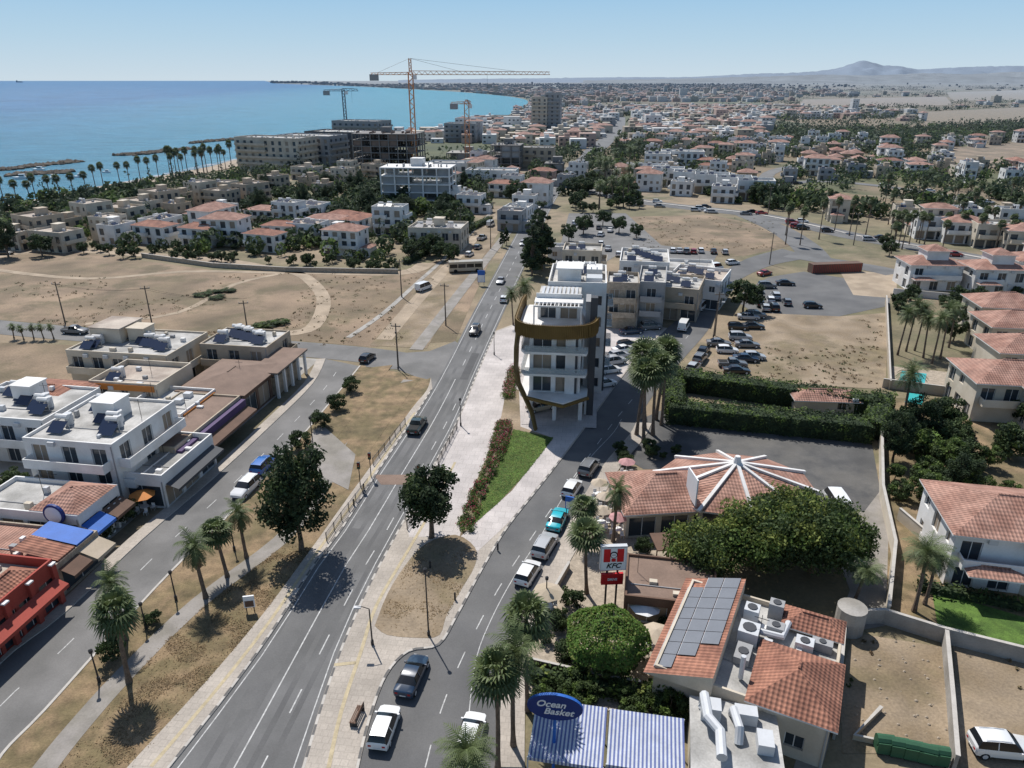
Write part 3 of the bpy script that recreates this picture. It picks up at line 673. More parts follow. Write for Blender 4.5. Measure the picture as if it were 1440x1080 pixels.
# solar roof restaurant
mb=bld(13,12,1,fh=3.8,wall='cream',bal='',heat=0,par=.5,rt='roofgrey',win=3.5)
def slope(mb,x0,x1,y0,y1,za,zb,k):
    mb.face([(x0,y0,za),(x1,y0,zb),(x1,y1,zb),(x0,y1,za)],k)
    mb.face([(x0,y0,za),(x1,y0,zb),(x1,y0,3.8),(x0,y0,3.7)],'cream'); mb.face([(x0,y1,za),(x1,y1,zb),(x1,y1,3.8),(x0,y1,3.7)],'cream'); mb.face([(x1,y0,zb),(x1,y1,zb),(x1,y1,3.8),(x1,y0,3.8)],'cream')
slope(mb,-.7,4.6,-.6,12.6,3.75,5.5,'tile')
for i in range(8):
    for j in range(3):
        x0=-.1+j*1.45;y0=.1+i*1.56; f=lambda x:3.75+(x+.7)*1.75/5.3+.12
        if i<2 and j==2 or i==7 and j==0 or i==0 and j==1: continue
        mb.face([(x0,y0,f(x0)),(x0+1.38,y0,f(x0+1.38)),(x0+1.38,y0+1.5,f(x0+1.38)),(x0,y0+1.5,f(x0))],'solargrey')
        mb.box(x0,x0+.04,y0,y0+1.5,f(x0)-.12,f(x0)+.01,'metal_lt')
mb.hip(7.6,12.9,.1,6.2,4.32,1.7,'tile',.6); mb.hip(8.5,12.9,9.5,11.9,4.32,.9,'tile',.3)
for x,y,a_,b_,c_ in ((5.2,6,1.6,1.6,1.3),(5.2,8.5,1.2,1.2,1.6),(7.2,8,1.4,1,1),(9.6,7.2,1.4,1.1,.9),(5.4,3.5,1.2,2,.7),(7,10.3,1.2,1,1.5),(10.8,8,1.6,.8,.8)): 
    k=R.choice(['metal_lt','grey','cream']); mb.box(x,x+a_,y,y+b_,3.82,3.82+c_,k); mb.tube([(x+a_/2,y+b_/2,3.82+c_),(x+a_/2,y+b_/2,3.9+c_)],min(a_,b_)*.35,10,'dkgrey')
mb.tube([(6,7.6,4.3),(8.6,7.6,4.5),(8.8,9.6,4.5)],.28,8,'metal_lt'); mb.tube([(6.3,2,4),(6.3,2,6.2)],.2,8,'metal_lt')
mb.obj('solar_roof_restaurant',11.3,44.2,0,27)
mb=MB(); mb.box(0,6,0,6.5,0,3.2,'cream'); mb.box(-.15,6.15,-.15,6.65,3.2,3.45,'roofgrey')
for x,y,a_,b_,c_ in ((.6,4.4,1.4,1.2,1.2),(3,4.6,1.6,1,1),(4.4,2.2,1.1,1.5,.9)): mb.box(x,x+a_,y,y+b_,3.46,3.46+c_,'metal_lt')
mb.tube([(.8,5.6,3.6),(.8,5.6,4.7),(1,3.6,4.7),(1.8,2.6,4.6),(1.8,.4,4.6)],.38,9,'metal_lt'); mb.tube([(2.9,5.4,3.6),(2.9,5,4.4),(3.2,3.4,4.4),(3.2,2.8,3.5)],.32,9,'metal_lt')
mb.obj('kitchen_annex',12.4,35.4,0,12)
for (x,y,w,d) in ((1.1,36.9,5.3,4.6),(6.6,36.3,5.4,4.2)):
    mb=MB(); n=38
    for i in range(n):
        x0=w*i/n;x1=w*(i+1)/n; k='awnblue' if i%2 else 'awnwhite'
        mb.face([(x0,0,2.9),(x1,0,2.9),(x1,d*.5,3.22),(x0,d*.5,3.22)],k); mb.face([(x0,d*.5,3.22),(x1,d*.5,3.22),(x1,d,3.7),(x0,d,3.7)],k); mb.face([(x0,0,2.9),(x1,0,2.9),(x1,0,2.6),(x0,0,2.6)],k)
    for q in (0,w): 
        for r_ in (0,d-.1): mb.box(q-.05,q+.05,r_,r_+.1,0,2.88 if r_==0 else 3.65,'metal_lt')
    mb.obj('striped_awning',x,y,0,10)
mb=bld(13,10,2,roof='hip',rise=2,rk='tile2',bal='F'); mb.hip(1,6,-2.6,-.2,3.2,.5,'tile2',.2); mb.box(8.2,9,4,4.8,7,9.2,'white')
mb.obj('tiled_villa',43.5,59.5,0,12)
B_('tiled_villa',56,57,12,9,9,2,roof='hip',rise=2,rk='tile2',bal='F')
def BP(name,u,v,a,w,d,fl,**k):
    x,y=P(u,v); return B_(name,x,y,a,w,d,fl,**k)
for u,v,a,w,d in ((1362,592,8,13,10),(1395,545,8,14,9),(1385,505,8,14,9),(1372,474,8,12,9),(1440,610,8,10,10)):
    mb=bld(w,d,2,roof='hip',rise=2,rk='tile2',bal='F',wall='cream'); mb.hip(w*.5,w*.95,-2.4,-.2,3.2,.6,'tile2',.2); x,y=P(u,v); mb.obj('tiled_villa',x,y,0,a)
for u,v in ((1275,408),(1365,415),(1425,402),(1455,425)):
    mb=bld(12,9,2,roof='hip',rise=1.6,rk='tile2',bal='F'); mb.box(4,9,2,7,6.3,9.2,'white'); mb.hip(4,9,2,7,9.2,1.3,'tile2',.4); mb.hip(.5,5,-2.4,-.2,3.1,.6,'tile2',.2); x,y=P(u,v); mb.obj('white_villa',x,y,0,5)
x,y=P(1118,582); mb=bld(9,4,1,fh=2.4,wall='cream',roof='hip',rise=1,rk='tile2',bal=''); mb.obj('garden_kiosk',x,y,0,5)
BP('stone_shop_building',850,462,8,6.5,9,3,fh=3,wall='stone',bal='F',heat=2,par=.8)
BP('shop_building',893,460,12,5.5,14,3,fh=3,wall='grey',bal='F',heat=2)
BP('shop_building',905,446,20,11,12,2,fh=3.2,wall='beige',bal='F',heat=4,shop=True)
BP('shop_building',935,428,25,12,12,2,fh=3.0,wall='white',bal='R',heat=4,shop=True,rt='roofbeige')
BP('apartment_house',868,425,10,11,14,3,fh=3.0,wall='white',bal='F',heat=6)
BP('shop_building',900,398,10,18,10,1,fh=3.6,wall='white',bal='',heat=0,shop=True)
BP('apartment_house',790,388,8,10,9,2,wall='cream',heat=2)
BP('kiosk_building',770,365,8,8,5,1,wall='white',heat=0,bal='')
BP('beige_house',575,352,8,16,12,2,wall='cream',bal='F',heat=4,stair=True)
# ---- landmark building in the centre
mb=MB()
mb.box(-.5,10.5,-1,25,.02,.06,'paver_pink')
for x,y in ((.6,1.5),(4.2,1),(8,1.5),(.6,6.5),(8,6.5),(.6,11.6)): mb.tube([(x,y,0),(x,y,4)],.3,10,'white')
mb.wall((1,8),(1,0),(0,-1),7.5,0,4,[(.4,3.4,.1,3.2),(3.9,7.1,.1,3.2)],'dkgrey')
mb.box(8.6,9.2,3.4,7.5,.0,4,'white')
pl=[(-.9,12),(-.9,.6),(-.3,-.4),(5.6,-2.6),(8.9,.2),(9.2,12)]
mb.prism(pl,4.0,4.45,'white'); mb.face([(p[0],p[1],3.999) for p in pl],'grey')
def ring(mb,x0,x1,y0,y1,z0,z1,opsF,opsR,opsB,opsL,k='white'):
    mb.wall((x0,y0),(1,0),(0,-1),x1-x0,z0,z1,opsF,k,dep=.35); mb.wall((x1,y0),(0,1),(1,0),y1-y0,z0,z1,opsR,k,dep=.3)
    mb.wall((x1,y1),(-1,0),(0,1),x1-x0,z0,z1,opsB,k); mb.wall((x0,y1),(0,-1),(-1,0),y1-y0,z0,z1,opsL,k,dep=.3); mb.face([(x0,y0,z1),(x1,y0,z1),(x1,y1,z1),(x0,y1,z1)],'roofgrey')
for f in range(3):
    z=4.45+f*3.35
    fo=[(.5,3.2,z+.1,z+2.6),(3.8,6.9,z+.1,z+2.6)]; lo=[(.6,3.4,z+.1,z+2.6),(4.2,6.4,z+.1,z+2.6),(7.6,10.2,z+.9,z+2.6)]; ro=[(1,3,z+.9,z+2.5),(5,8,z+.9,z+2.5)]
    ring(mb,.4,7.8,1.2,12,z,z+3.0,fo,ro,[],lo)
    mb.prism([(-.8,12),(-.8,1),(-.2,-.2),(8.6,-.2),(8.8,1.2),(8.8,2.6),(7.9,2.6),(7.9,12)],z+3.0,z+3.35,'white')
    if f<2: mb.box(-.2,8.6,-.18,-.12,z+3.36,z+4.3,'balglass'); mb.box(-.78,-.72,1,11.5,z+3.36,z+4.3,'balglass')
    mb.box(5.6,7.0,.85,1.15,z,z+3.0,'white')
zt=4.45+3*3.35
ring(mb,1.2,7.4,5,12,zt,zt+3.1,[(.4,2.7,zt+.1,zt+2.5),(3.3,5.8,zt+.1,zt+2.5)],[(1,3,zt+.9,zt+2.4)],[],[(1,3,zt+.1,zt+2.4),(4,6,zt+.1,zt+2.4)])
mb.box(.9,7.8,2.6,5.0,zt+3.0,zt+3.25,'white')
for i in range(12): mb.box(1.0+i*.56,1.12+i*.56,.9,2.6,zt+3.05,zt+3.2,'white')
mb.box(.9,1.1,.8,1.0,zt,zt+3.0,'white'); mb.box(7.5,7.7,.8,1.0,zt,zt+3.0,'white'); mb.box(.9,7.8,.75,.9,zt+3.02,zt+3.24,'white')
for i in range(9): mb.box(1.6+i*.62,1.95+i*.62,6,11,zt+3.12,zt+3.3,'metal_lt')
mb.box(1,7.6,4.8,5.0,zt+3.26,zt+3.9,'white')
mb.box(8.9,9.9,3.2,4.6,0,18.4,'dkgrey'); mb.box(8.2,8.9,4.0,8,4.5,17.6,'grey')
mb.box(7.0,7.35,.9,1.19,4.5,14.2,'dkgrey')
zz=17.4; RX=11.2
def rops(L,n,): return [(L*(i+.5)/n-.9,L*(i+.5)/n+.9,.9+f*3.4+(.1 if (i+f)%2 else .2),.9+f*3.4+1.7) for f in range(5) for i in range(n)]
ring(mb,2.2,RX,12.01,24,0,zz,rops(RX-2.2,3),rops(11.99,4),rops(RX-2.2,3),rops(11.99,4))
for q in ((2.2,RX,12.01,12.2),(2.2,RX,23.8,24),(2.2,2.4,12.2,23.8),(RX-.2,RX,12.2,23.8)): mb.box(*q,zz+.001,zz+.9,'white')
mb.box(3.6,7.2,13.5,17.5,zz+.01,zz+2.5,'white'); mb.box(8,10.5,14,16.5,zz+.01,zz+1.1,'metal_lt'); mb.box(8,10.5,18,22,zz+.01,zz+1.5,'white')
mb.box(3.3,7.5,13.2,17.8,zz+2.5,zz+2.7,'white')
for i in range(3): heater(mb,3.4+i*2.1,21.5,zz+.02)
for i in range(8): mb.box(3+i*.9,3.12+i*.9,17.9,20,zz+2.2,zz+2.35,'white')
mb.box(RX+.002,RX+.3,13,14.2,0,16,'dkgrey')
for f in range(1,5): balc(mb,'R',RX,13,f*3.4,16,19.5,dep=1.2,rail='g')
def ribbon(mb,path,hgt,th=.16):
    for i in range(len(path)-1):
        p=Vector(path[i]);q=Vector(path[i+1]); d=(q-p); n=Vector((d.y,-d.x,0)); n=n.normalized() if n.length>1e-4 else Vector((1,0,0))
        u=Vector((0,0,hgt/2))
        for s in (0,1):
            o=n*th*s
            mb.face([p-u+o,q-u+o,q+u+o,p+u+o],'gold')
        mb.face([p+u,q+u,q+u+n*th,p+u+n*th],'gold'); mb.face([p-u,q-u,q-u+n*th,p-u+n*th],'gold')
path=[(-1.3,13)]+[(-1.5,y) for y in (10,7,4)]
for i in range(9):
    t=i/8*math.pi/2; path.append((-1.5+3.2*(1-math.cos(t)),1.6-3.6*math.sin(t)))
path+=[(4,-2.2),(6.5,-1.9),(8.6,-1.0),(9.6,.6),(9.9,2.6)]
pp=smooth(path,3); ribbon(mb,[(x,y,zt+.35) for x,y in pp],1.9)
rs=resamp(pp,110)
for i,(x,y) in enumerate(rs):
    j=rs[min(i+1,109)]; d=Vector((j[0]-x,j[1]-y)) if i<109 else Vector((0,1)); d=d.normalized() if d.length else d; n=(-d.y,d.x)
    for s in (-.12,.24): mb.box(x-.05-n[0]*s,x+.05-n[0]*s,y-.05-n[1]*s,y+.05-n[1]*s,zt-.7,zt+1.4,'gold')
mb.face([(p[0],p[1],zt-.35) for p in pp[::2]]+[(8,12,zt-.35),(0,12,zt-.35)],'white')
leg=[(-1.5,3,zt-.6),(-1.75,2.2,11),(-1.7,1.2,8.2),(-1.2,.2,6),(-.2,-.7,4.4),(.9,-1.6,2.4),(1.6,-2.5,0)]
for i in range(len(leg)-1):
    p=Vector(leg[i]);q=Vector(leg[i+1]); w0=.75-.06*i; w1=.75-.06*(i+1); s=Vector((.25,.97,0))
    for o in (Vector((0,0,0)),Vector((.3,-.06,0))): mb.face([p-s*w0+o,p+s*w0+o,q+s*w1+o,q-s*w1+o],'gold')
    mb.face([p-s*w0,p-s*w0+Vector((.3,-.06,0)),q-s*w1+Vector((.3,-.06,0)),q-s*w1],'gold'); mb.face([p+s*w0,p+s*w0+Vector((.3,-.06,0)),q+s*w1+Vector((.3,-.06,0)),q+s*w1],'gold')
mb.tube([(-.2,-.75,4.3),(2.5,-1.6,4.1),(5.6,-2.75,4.0),(7.4,-1.2,4.1),(9.1,.2,4.2)],.28,5,'gold')
mb.obj('modern_office_building',2.0,97,.15,6.5)
# ---------------- mid-ground structures
def frame(name,u,v,a,w,d,vt,fh=3.4,k='concrete',k2='concrete_dk',infill=.3):
    x,y=P(u,v); mb=MB(); nx=max(2,int(w/5)); ny=max(2,int(d/5)); fl=max(1,round(HT(u,v,vt)/fh))
    for f in range(fl):
        mb.box(0,w,0,d,(f+1)*fh-.4,(f+1)*fh,k)
        for i in range(nx+1):
            for j in range(ny+1):
                xx=w*i/nx; yy=d*j/ny; mb.box(min(xx,w-.6),min(xx,w-.6)+.55,min(yy,d-.6),min(yy,d-.6)+.55,f*fh,(f+1)*fh-.401,k)
        for i in range(nx):
            if R.random()<infill: mb.box(w*i/nx+.6,w*(i+1)/nx-.1,.8,1.0,f*fh,(f+1)*fh-.41,k2)
            if R.random()<.75: mb.box(w*i/nx+.6,w*(i+1)/nx-.1,d*.55,d*.55+.2,f*fh,(f+1)*fh-.41,k2)
    mb.box(w*.4,w*.4+5,d*.4,d*.4+5,fl*fh+.01,fl*fh+3,k)
    for i in range(14): xx=R.uniform(.5,w-1); mb.box(xx,xx+.12,R.uniform(.5,d*.4),d*.42,fl*fh+.01,fl*fh+R.uniform(.6,1.4),k2)
    return mb.obj(name,x,y,0,a)
frame('unfinished_apartment_building',537,292,6,28,14,240,3.1,'white','grey',.5)
frame('construction_building',498,240,8,36,22,188,3.3,'concrete_dk','brownroof',.5)
frame('construction_building',690,238,8,17,16,200,3.3,'concrete_dk','grey',.5)
frame('construction_building',628,232,8,24,16,212,3.5,'concrete','grey',.3)
frame('construction_building',765,248,8,10,10,232,3.3,'concrete_dk','grey',.5)
for u,v,w,d,vt,a,k in ((335,238,42,18,198,20,'cream'),(392,234,36,20,194,20,'grey'),(432,226,50,25,182,18,'dkgrey'),(470,214,36,20,168,18,'grey'),(345,222,30,16,205,20,'cream')):
    mb=bld(w,d,max(2,round(HT(u,v,vt)/3.4)),fh=3.4,wall=k,bal='FR',heat=0,win=4.5,mull=False); x,y=P(u,v); mb.obj('hotel_building',x,y,0,a)
for u,v,w,d,vt,a,k in ((747,187,15,20,138,8,'cream'),(765,187,15,20,131,8,'grey'),(625,200,26,20,172,8,'grey'),(725,235,22,14,212,8,'beige'),(600,250,26,14,226,8,'white'),(655,262,24,12,248,8,'white'),(640,182,30,20,168,8,'white'),(690,178,30,20,163,8,'cream'),(795,178,22,16,162,8,'cream')):
    fl=max(2,round(HT(u,v,vt)/3.5)); mb=bld(w,d,fl,fh=3.5,wall=k,bal='F',heat=0,win=4,mull=False); x,y=P(u,v); mb.obj('tower_block' if fl>8 else 'hotel_building',x,y,0,a)
for u,v in [(890,257),(915,262),(945,268),(975,272),(1005,277),(1035,282)]:
    mb=bld(15,11,2,fh=3.8,wall='white',bal='F',heat=2,win=3.4,par=.9,shop=True,mull=False); x,y=P(u,v); mb.obj('shopping_parade_building',x,y,0,14)
BP('commercial_building',928,238,10,24,14,3,wall='white',heat=2,mull=False)
BP('commercial_building',905,242,10,14,12,3,wall='white',heat=2,mull=False)
for u,v in ((1285,336),(1325,342),(1368,349),(1412,356)):
    x,y=P(u,v); mb=bld(12,10,2,fh=3.3,wall='white' if u%2 else 'cream',bal='F',heat=0,mull=False,shop=True,win=2.6,roof='hip' if u in(1325,1412) else 'flat',rk='tile2'); mb.obj('apartment_block',x,y,0,14)
# cranes
def mast(mb,x,y,z0,z1,w,k,t=.22):
    h=w/2
    for a in (-h,h):
        for b in (-h,h): mb.tube([(x+a,y+b,z0),(x+a,y+b,z1)],t,4,k)
    n=int((z1-z0)/w); 
    for i in range(n):
        za=z0+(z1-z0)*i/n; zb=z0+(z1-z0)*(i+1)/n; s=1 if i%2 else -1
        for b in (-h,h):
            mb.tube([(x-h*s,y+b,za),(x+h*s,y+b,zb)],t*.6,3,k,False); mb.tube([(x+b,y-h*s,za),(x+b,y+h*s,zb)],t*.6,3,k,False)
def crane(name,u,v,vj,vt,ujl,ujr,k,w=2.4):
    x,y=P(u,v); hj=HT(u,v,vj); ht=HT(u,v,vt); sc=(y*CP+(H-hj)*SP)/F
    L1=(u-ujl)*sc; L2=(ujr-u)*sc; mb=MB(); mast(mb,0,0,0,hj+1,w,k); mast(mb,0,0,hj+1,ht,w*.5,k,.2)
    def jib(xe,hh):
        n=max(3,int(abs(xe)/3)); 
        for b in (-.9,.9): mb.tube([(0,b,hj),(xe,b,hj)],.2,4,k)
        mb.tube([(0,0,hj+hh),(xe,0,hj+hh*.7)],.2,4,k)
        for i in range(n):
            xa=xe*i/n; xb=xe*(i+1)/n; xm=(xa+xb)/2
            for b in (-.9,.9): mb.tube([(xa,b,hj),(xm,0,hj+hh*.85)],.11,3,k,False); mb.tube([(xm,0,hj+hh*.85),(xb,b,hj)],.11,3,k,False)
    jib(L2,1.9); jib(-L1,1.2)
    mb.box(-L1-.5,-L1+4,-1.2,1.2,hj-3,hj+.2,'grey'); mb.box(1.2,3.2,-1,1,hj-2.4,hj-.2,'signwhite')
    for f in (.35,.75): mb.tube([(0,0,ht),(L2*f,0,hj+1.7)],.07,3,'metal_dk',False)
    mb.tube([(0,0,ht),(-L1*.85,0,hj+.8)],.07,3,'metal_dk',False)
    mb.tube([(L2*.55,0,hj),(L2*.55,0,hj-8)],.06,3,'metal_dk',False)
    return mb.obj(name,x,y,0,0)
crane('tower_crane',584,240,105,82,528,780,'crane')
crane('tower_crane',658,232,146,140,636,664,'crane',2.6)
crane('tower_crane',489,205,128,124,462,510,'crane2',2.0)
res=[bld(13,10,3,fh=3,wall='beige',bal='F',heat=0,rt='roofbeige',mull=False,stair=True).mesh('resort_block'),bld(15,9,2,fh=3.1,wall='cream',bal='FR',heat=0,rt='roofbeige',mull=False,stair=True).mesh('resort_block'),bld(10,10,3,fh=3,wall='cream',bal='R',heat=1,rt='roofbeige',mull=False).mesh('resort_block'),bld(8,9,2,fh=3,wall='beige',bal='F',heat=1,rt='roofbeige',mull=False,stair=True).mesh('resort_block')]
for i,(u,v) in enumerate([(25,342),(70,332),(105,322),(140,316),(172,304),(200,300),(235,292),(262,286),(300,282),(330,276),(365,272),(420,266),(452,258),(485,262),(410,252),(350,292),(510,254),(440,276),(130,338),(-15,350),(45,352),(290,296),(232,306),(475,248)]):
    x,y=P(u,v); put(res[(i*3+i//4)%4],'resort_block',x,y,0,R.choice([20,25,15,30,-60]),R.uniform(.78,.95)); AVOID.append([(x-3,y-5),(x+13,y-5),(x+13,y+9),(x-3,y+9)])
VW=['white','white','cream','white','pinkwall','white','cream','ochre','white','grey','beige','white','white','cream']
vil=[]
for i,wk in enumerate(VW):
    w_=R.uniform(8,14); d_=R.uniform(7,11); fl=R.choice([1,2,2,2,3]) if i%3 else 2; rf='hip' if i in (0,3,4,7,11,13) else 'flat'
    mb=bld(w_,d_,fl,fh=2.95,wall=wk,roof=rf,rise=R.uniform(1.2,1.9),rk=('tile','tile2')[i%2],bal=R.choice(['F','FR','F','']),heat=R.choice([1,2,3]),mull=False,rt=R.choice(['roofgrey','roofbeige']),stair=(rf=='flat' and i%2==0))
    if i%2: # side wing
        q=d_*.7; mb.box(w_+.003,w_+4,.8,q,0,3.0,wk)
        if rf=='hip': mb.hip(w_+.5,w_+4,.8,q,3.1,.9,'tile2',.3)
        else: mb.box(w_+.01,w_+4.1,.7,q+.1,3.001,3.3,'roofgrey')
        for z_ in (1,): mb.box(w_+1,w_+2.6,.72,.79,1,2.2,'glass')
    vil.append(mb.mesh('white_house' if rf=='flat' else 'white_villa'))
for i,(u,v) in enumerate([(190,342),(228,336),(262,322),(300,335),(318,312),(345,352),(385,318),(370,340),(405,340),(430,330),(455,358),(486,352),(505,335),(525,330),(460,322),(410,312),(345,315),(285,345),(165,345),(255,345)]):
    x,y=P(u,v); put(vil[(0,1,3,11,8,0,5)[i%7]],'white_villa',x,y,0,R.choice([15,20,10,-72]),R.uniform(.8,.98)); AVOID.append([(x-3,y-4),(x+12,y-4),(x+12,y+9),(x-3,y+9)])
occ={}
def free(x,y,r):
    g=int(x//14),int(y//14)
    for i in (-1,0,1):
        for j in (-1,0,1):
            for q in occ.get((g[0]+i,g[1]+j),()):
                if (q[0]-x)**2+(q[1]-y)**2<r*r: return False
    return True
def add(x,y): occ.setdefault((int(x//14),int(y//14)),[]).append((x,y))
bx=[(min(p[0] for p in a),max(p[0] for p in a),min(p[1] for p in a),max(p[1] for p in a),a) for a in AVOID]
def blocked(x,y):
    if inp((x,y),SEA): return True
    for b in bx:
        if b[0]<=x<=b[1] and b[2]<=y<=b[3] and inp((x,y),b[4]): return True
    return False
zone=W([(690,330),(740,250),(800,200),(860,180),(1700,175),(1700,345),(1300,330),(1000,285),(880,262),(830,262)])
zone2=W([(560,262),(640,236),(800,212),(780,262),(700,285),(640,300)])
zone3=W([(740,240),(700,200),(760,185),(860,170),(1440,160),(1440,200),(900,200)])
cnt=0
for _ in range(12000):
    y=R.uniform(200,620); x=R.uniform(-60,520)
    if not(inp((x,y),zone) or inp((x,y),zone2)): continue
    if noise.noise(Vector((x*.008,y*.008,1)))<-.16 and y>260: continue
    if blocked(x+5,y+5) or not free(x,y,15.8): continue
    add(x,y); ang=14+20*noise.noise(Vector((x*.004,y*.004,5))); i=R.randrange(len(vil)); nm=vil[i].name.split('.')[0]
    put(vil[i],nm,x,y,0,ang+R.choice([0,0,90,180]),(R.uniform(.75,1.0),R.uniform(.75,1.0),R.uniform(.85,1.05))); cnt+=1
    if cnt>430: break
# far city: one mesh
mb=MB(); n=0
for _ in range(40000):
    y=math.exp(R.uniform(math.log(560),math.log(9500))); x=R.uniform(-.36,.75)*y
    rt_=x/y
    if rt_>.44 and R.random()<.88: continue
    if y>1300 and rt_>.33 and R.random()<.7: continue
    if y<700 and not (inp((x,y),zone3) or y>600): continue
    d=noise.noise(Vector((x*.0022,y*.0022,2)))
    if d<-.10+ (.22 if rt_>.33 else 0): continue
    if blocked(x,y) or not free(x,y,13): continue
    add(x,y); w=R.uniform(7,17); dd=R.uniform(8,14); h=R.choice([3.5,6.5,6.5,7,9.5]); 
    if y>1800: w*=1.3; h*=1.25
    if R.random()<.02: h*=2.2
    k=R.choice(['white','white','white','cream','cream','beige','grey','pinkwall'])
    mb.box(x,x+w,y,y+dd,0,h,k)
    if R.random()<.5: mb.box(x+w*.3,x+w*.6,y+dd*.3,y+dd*.7,h+.01,h+2.4,k)
    if y<1500:
        for f in range(int(h/3)):
            for q in range(int(w/4)):
                if R.random()<.2: continue
                xx=x+1+q*4; mb.face([(xx,y-.05,f*3.1+1),(xx+1.8,y-.05,f*3.1+1),(xx+1.8,y-.05,f*3.1+2.4),(xx,y-.05,f*3.1+2.4)],'glass')
    if R.random()<.3: mb.hip(x,x+w,y,y+dd,h+.13,1.9,'tile2')
    n+=1
    if n>4600: break
mb.obj('distant_city')
mb=MB()
for _ in range(520):
    u=R.uniform(370,760); v=118+max(0,(u-430))*.045+R.uniform(-.6,.6); x,y=P(u,v-1.3)
    if inp((x,y),SEA): y+=400
    w=y*.0024*R.uniform(.5,1.6); h=y*.0013*R.choice([.6,.8,1,1,1.3,2.0])
    mb.box(x,x+w,y,y+40,0,h,R.choice(['white','cream','grey','beige']))
mb.obj('distant_skyline')
def cheap(mb,x,y,h,w,n,k2,cone=False):
    for i in range(n):
        d=Vector((R.gauss(0,1),R.gauss(0,1),R.gauss(0,1))).normalized(); f=1
        zz=h*(.52+d.z*.42)
        if cone: f=1-.75*(zz/h)
        quadleaf(mb,(x+d.x*w*.5*f,y+d.y*w*.5*f,zz),w*.15+h*.02,k2 if R.random()<.7 else 'leafdk',d)
mb=MB()
reg=[(W([(-40,352),(-40,300),(330,245),(640,232),(720,250),(690,300),(640,345),(560,372),(400,368),(90,345)]),900,(2.5,6.5)),
     (W([(700,300),(760,230),(860,185),(1500,180),(1500,345),(1100,300),(880,262)]),2400,(2.5,7))]
for poly,N_,hr in reg:
    xs=[p[0] for p in poly]; ys=[p[1] for p in poly]; k=0;t=0
    while k<N_ and t<N_*8:
        t+=1; x=R.uniform(min(xs),max(xs)); y=R.uniform(min(ys),max(ys))
        if not inp((x,y),poly) or blocked(x,y) or not free(x-4,y-4,6.5): continue
        k+=1; h=R.uniform(*hr); cheap(mb,x,y,h,h*R.uniform(.7,1.2),int(80 if y<330 else 36),R.choice(['leafmd','leafdk','leafmd','leaflt']))
        if R.random()<.1: cheap(mb,x+4,y,h*1.9,2.2,40,'leafdk')
mb.obj('distant_trees')
mb=MB()
for _ in range(5600):
    y=math.exp(R.uniform(math.log(520),math.log(6500))); x=R.uniform(-.3,.8)*y
    if blocked(x,y): continue
    nn=noise.noise(Vector((x*.004,y*.004,9)))
    if nn<-.12 or (x/y>.4 and nn<.05): continue
    s=R.uniform(3.5,8)*(1+y/6000); cheap(mb,x,y,s*.8,s*R.uniform(1,2.0),int(20 if y<1500 else 8),R.choice(['leafmd','leafdk','leafmd','leaflt']))
# windbreak rows between fields
for _ in range(150):
    y=math.exp(R.uniform(math.log(520),math.log(5500))); x=R.uniform(.25,.8)*y; a_=R.choice([.2,1.7])+R.uniform(-.15,.15); n_=R.randint(8,26); s=R.uniform(5,9)*(1+y/7000)
    for i in range(n_):
        xx=x+math.cos(a_)*i*s*.9; yy=y+math.sin(a_)*i*s*.9
        if blocked(xx,yy): continue
        cheap(mb,xx,yy,s*R.uniform(.6,1),s,8,R.choice(['leafdk','leafmd']))
mb.obj('distant_trees')
def hills(name,prof,D,k,rough,seed):
    mb=MB(); pts=smooth(prof,12); 
    rows=[]
    for r_ in range(7):
        row=[]
        for (u,v) in pts:
            az=(u-720)/F/(CP+.42*SP); vv=math.atan((540-v)/F)-PT; DD=D*(1-.05*(6-r_)); h=(H+D*math.tan(vv)/math.cos(math.atan(az)))*(r_/6)**.9
            h*=1+rough*noise.noise(Vector((u*.04,r_*.8,seed)))*(1-r_/6)*2
            if r_==6: h+=rough*D*.0018*noise.noise(Vector((u*.12,0,seed)))
            row.append((az*DD,DD,max(h,-5)))
        rows.append(row)
    for r_ in range(6):
        for i in range(len(pts)-1): mb.face([rows[r_][i],rows[r_][i+1],rows[r_+1][i+1],rows[r_+1][i]],k)
    mb.obj(name,sharp=80)
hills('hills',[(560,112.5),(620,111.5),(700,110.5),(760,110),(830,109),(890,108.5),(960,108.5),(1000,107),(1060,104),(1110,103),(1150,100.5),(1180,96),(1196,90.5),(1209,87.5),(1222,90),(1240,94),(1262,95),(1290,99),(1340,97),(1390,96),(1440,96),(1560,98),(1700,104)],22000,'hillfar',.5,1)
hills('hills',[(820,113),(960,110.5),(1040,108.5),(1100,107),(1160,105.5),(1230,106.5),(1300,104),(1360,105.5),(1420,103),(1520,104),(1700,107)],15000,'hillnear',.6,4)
def rocks(name,px,w):
    mb=MB(); c=smooth(W(px),6)
    for p in resamp(c,90):
        for _ in range(4):
            x=p[0]+R.gauss(0,w*.45); y=p[1]+R.gauss(0,w*.45); s=R.uniform(1,2.4); z=R.uniform(.3,1.9)
            mb.tube([(x,y,-.5),(x+R.uniform(-.5,.5),y,z*.6),(x,y,z)],[s,s*.9,s*.35],6,'rock')
    mb.obj(name)
rocks('breakwater',[(168,219),(200,217),(235,213),(266,210)],5); rocks('breakwater',[(-30,242),(20,238),(60,233),(108,228)],5); rocks('breakwater',[(270,202),(300,199),(340,196)],4); rocks('breakwater',[(20,247),(60,245),(95,243)],4)
mb=MB()
c=resamp(W([(0,295),(150,263),(330,225)]),160)
for p in c:
    if R.random()<.4: mb.face([(p[0]-3,p[1]+3,.26),(p[0]+3,p[1]+4.5,.26),(p[0]+4,p[1]+5.2,.26),(p[0]-2,p[1]+4,.26)],'awnwhite')
mb.obj('surf_foam')
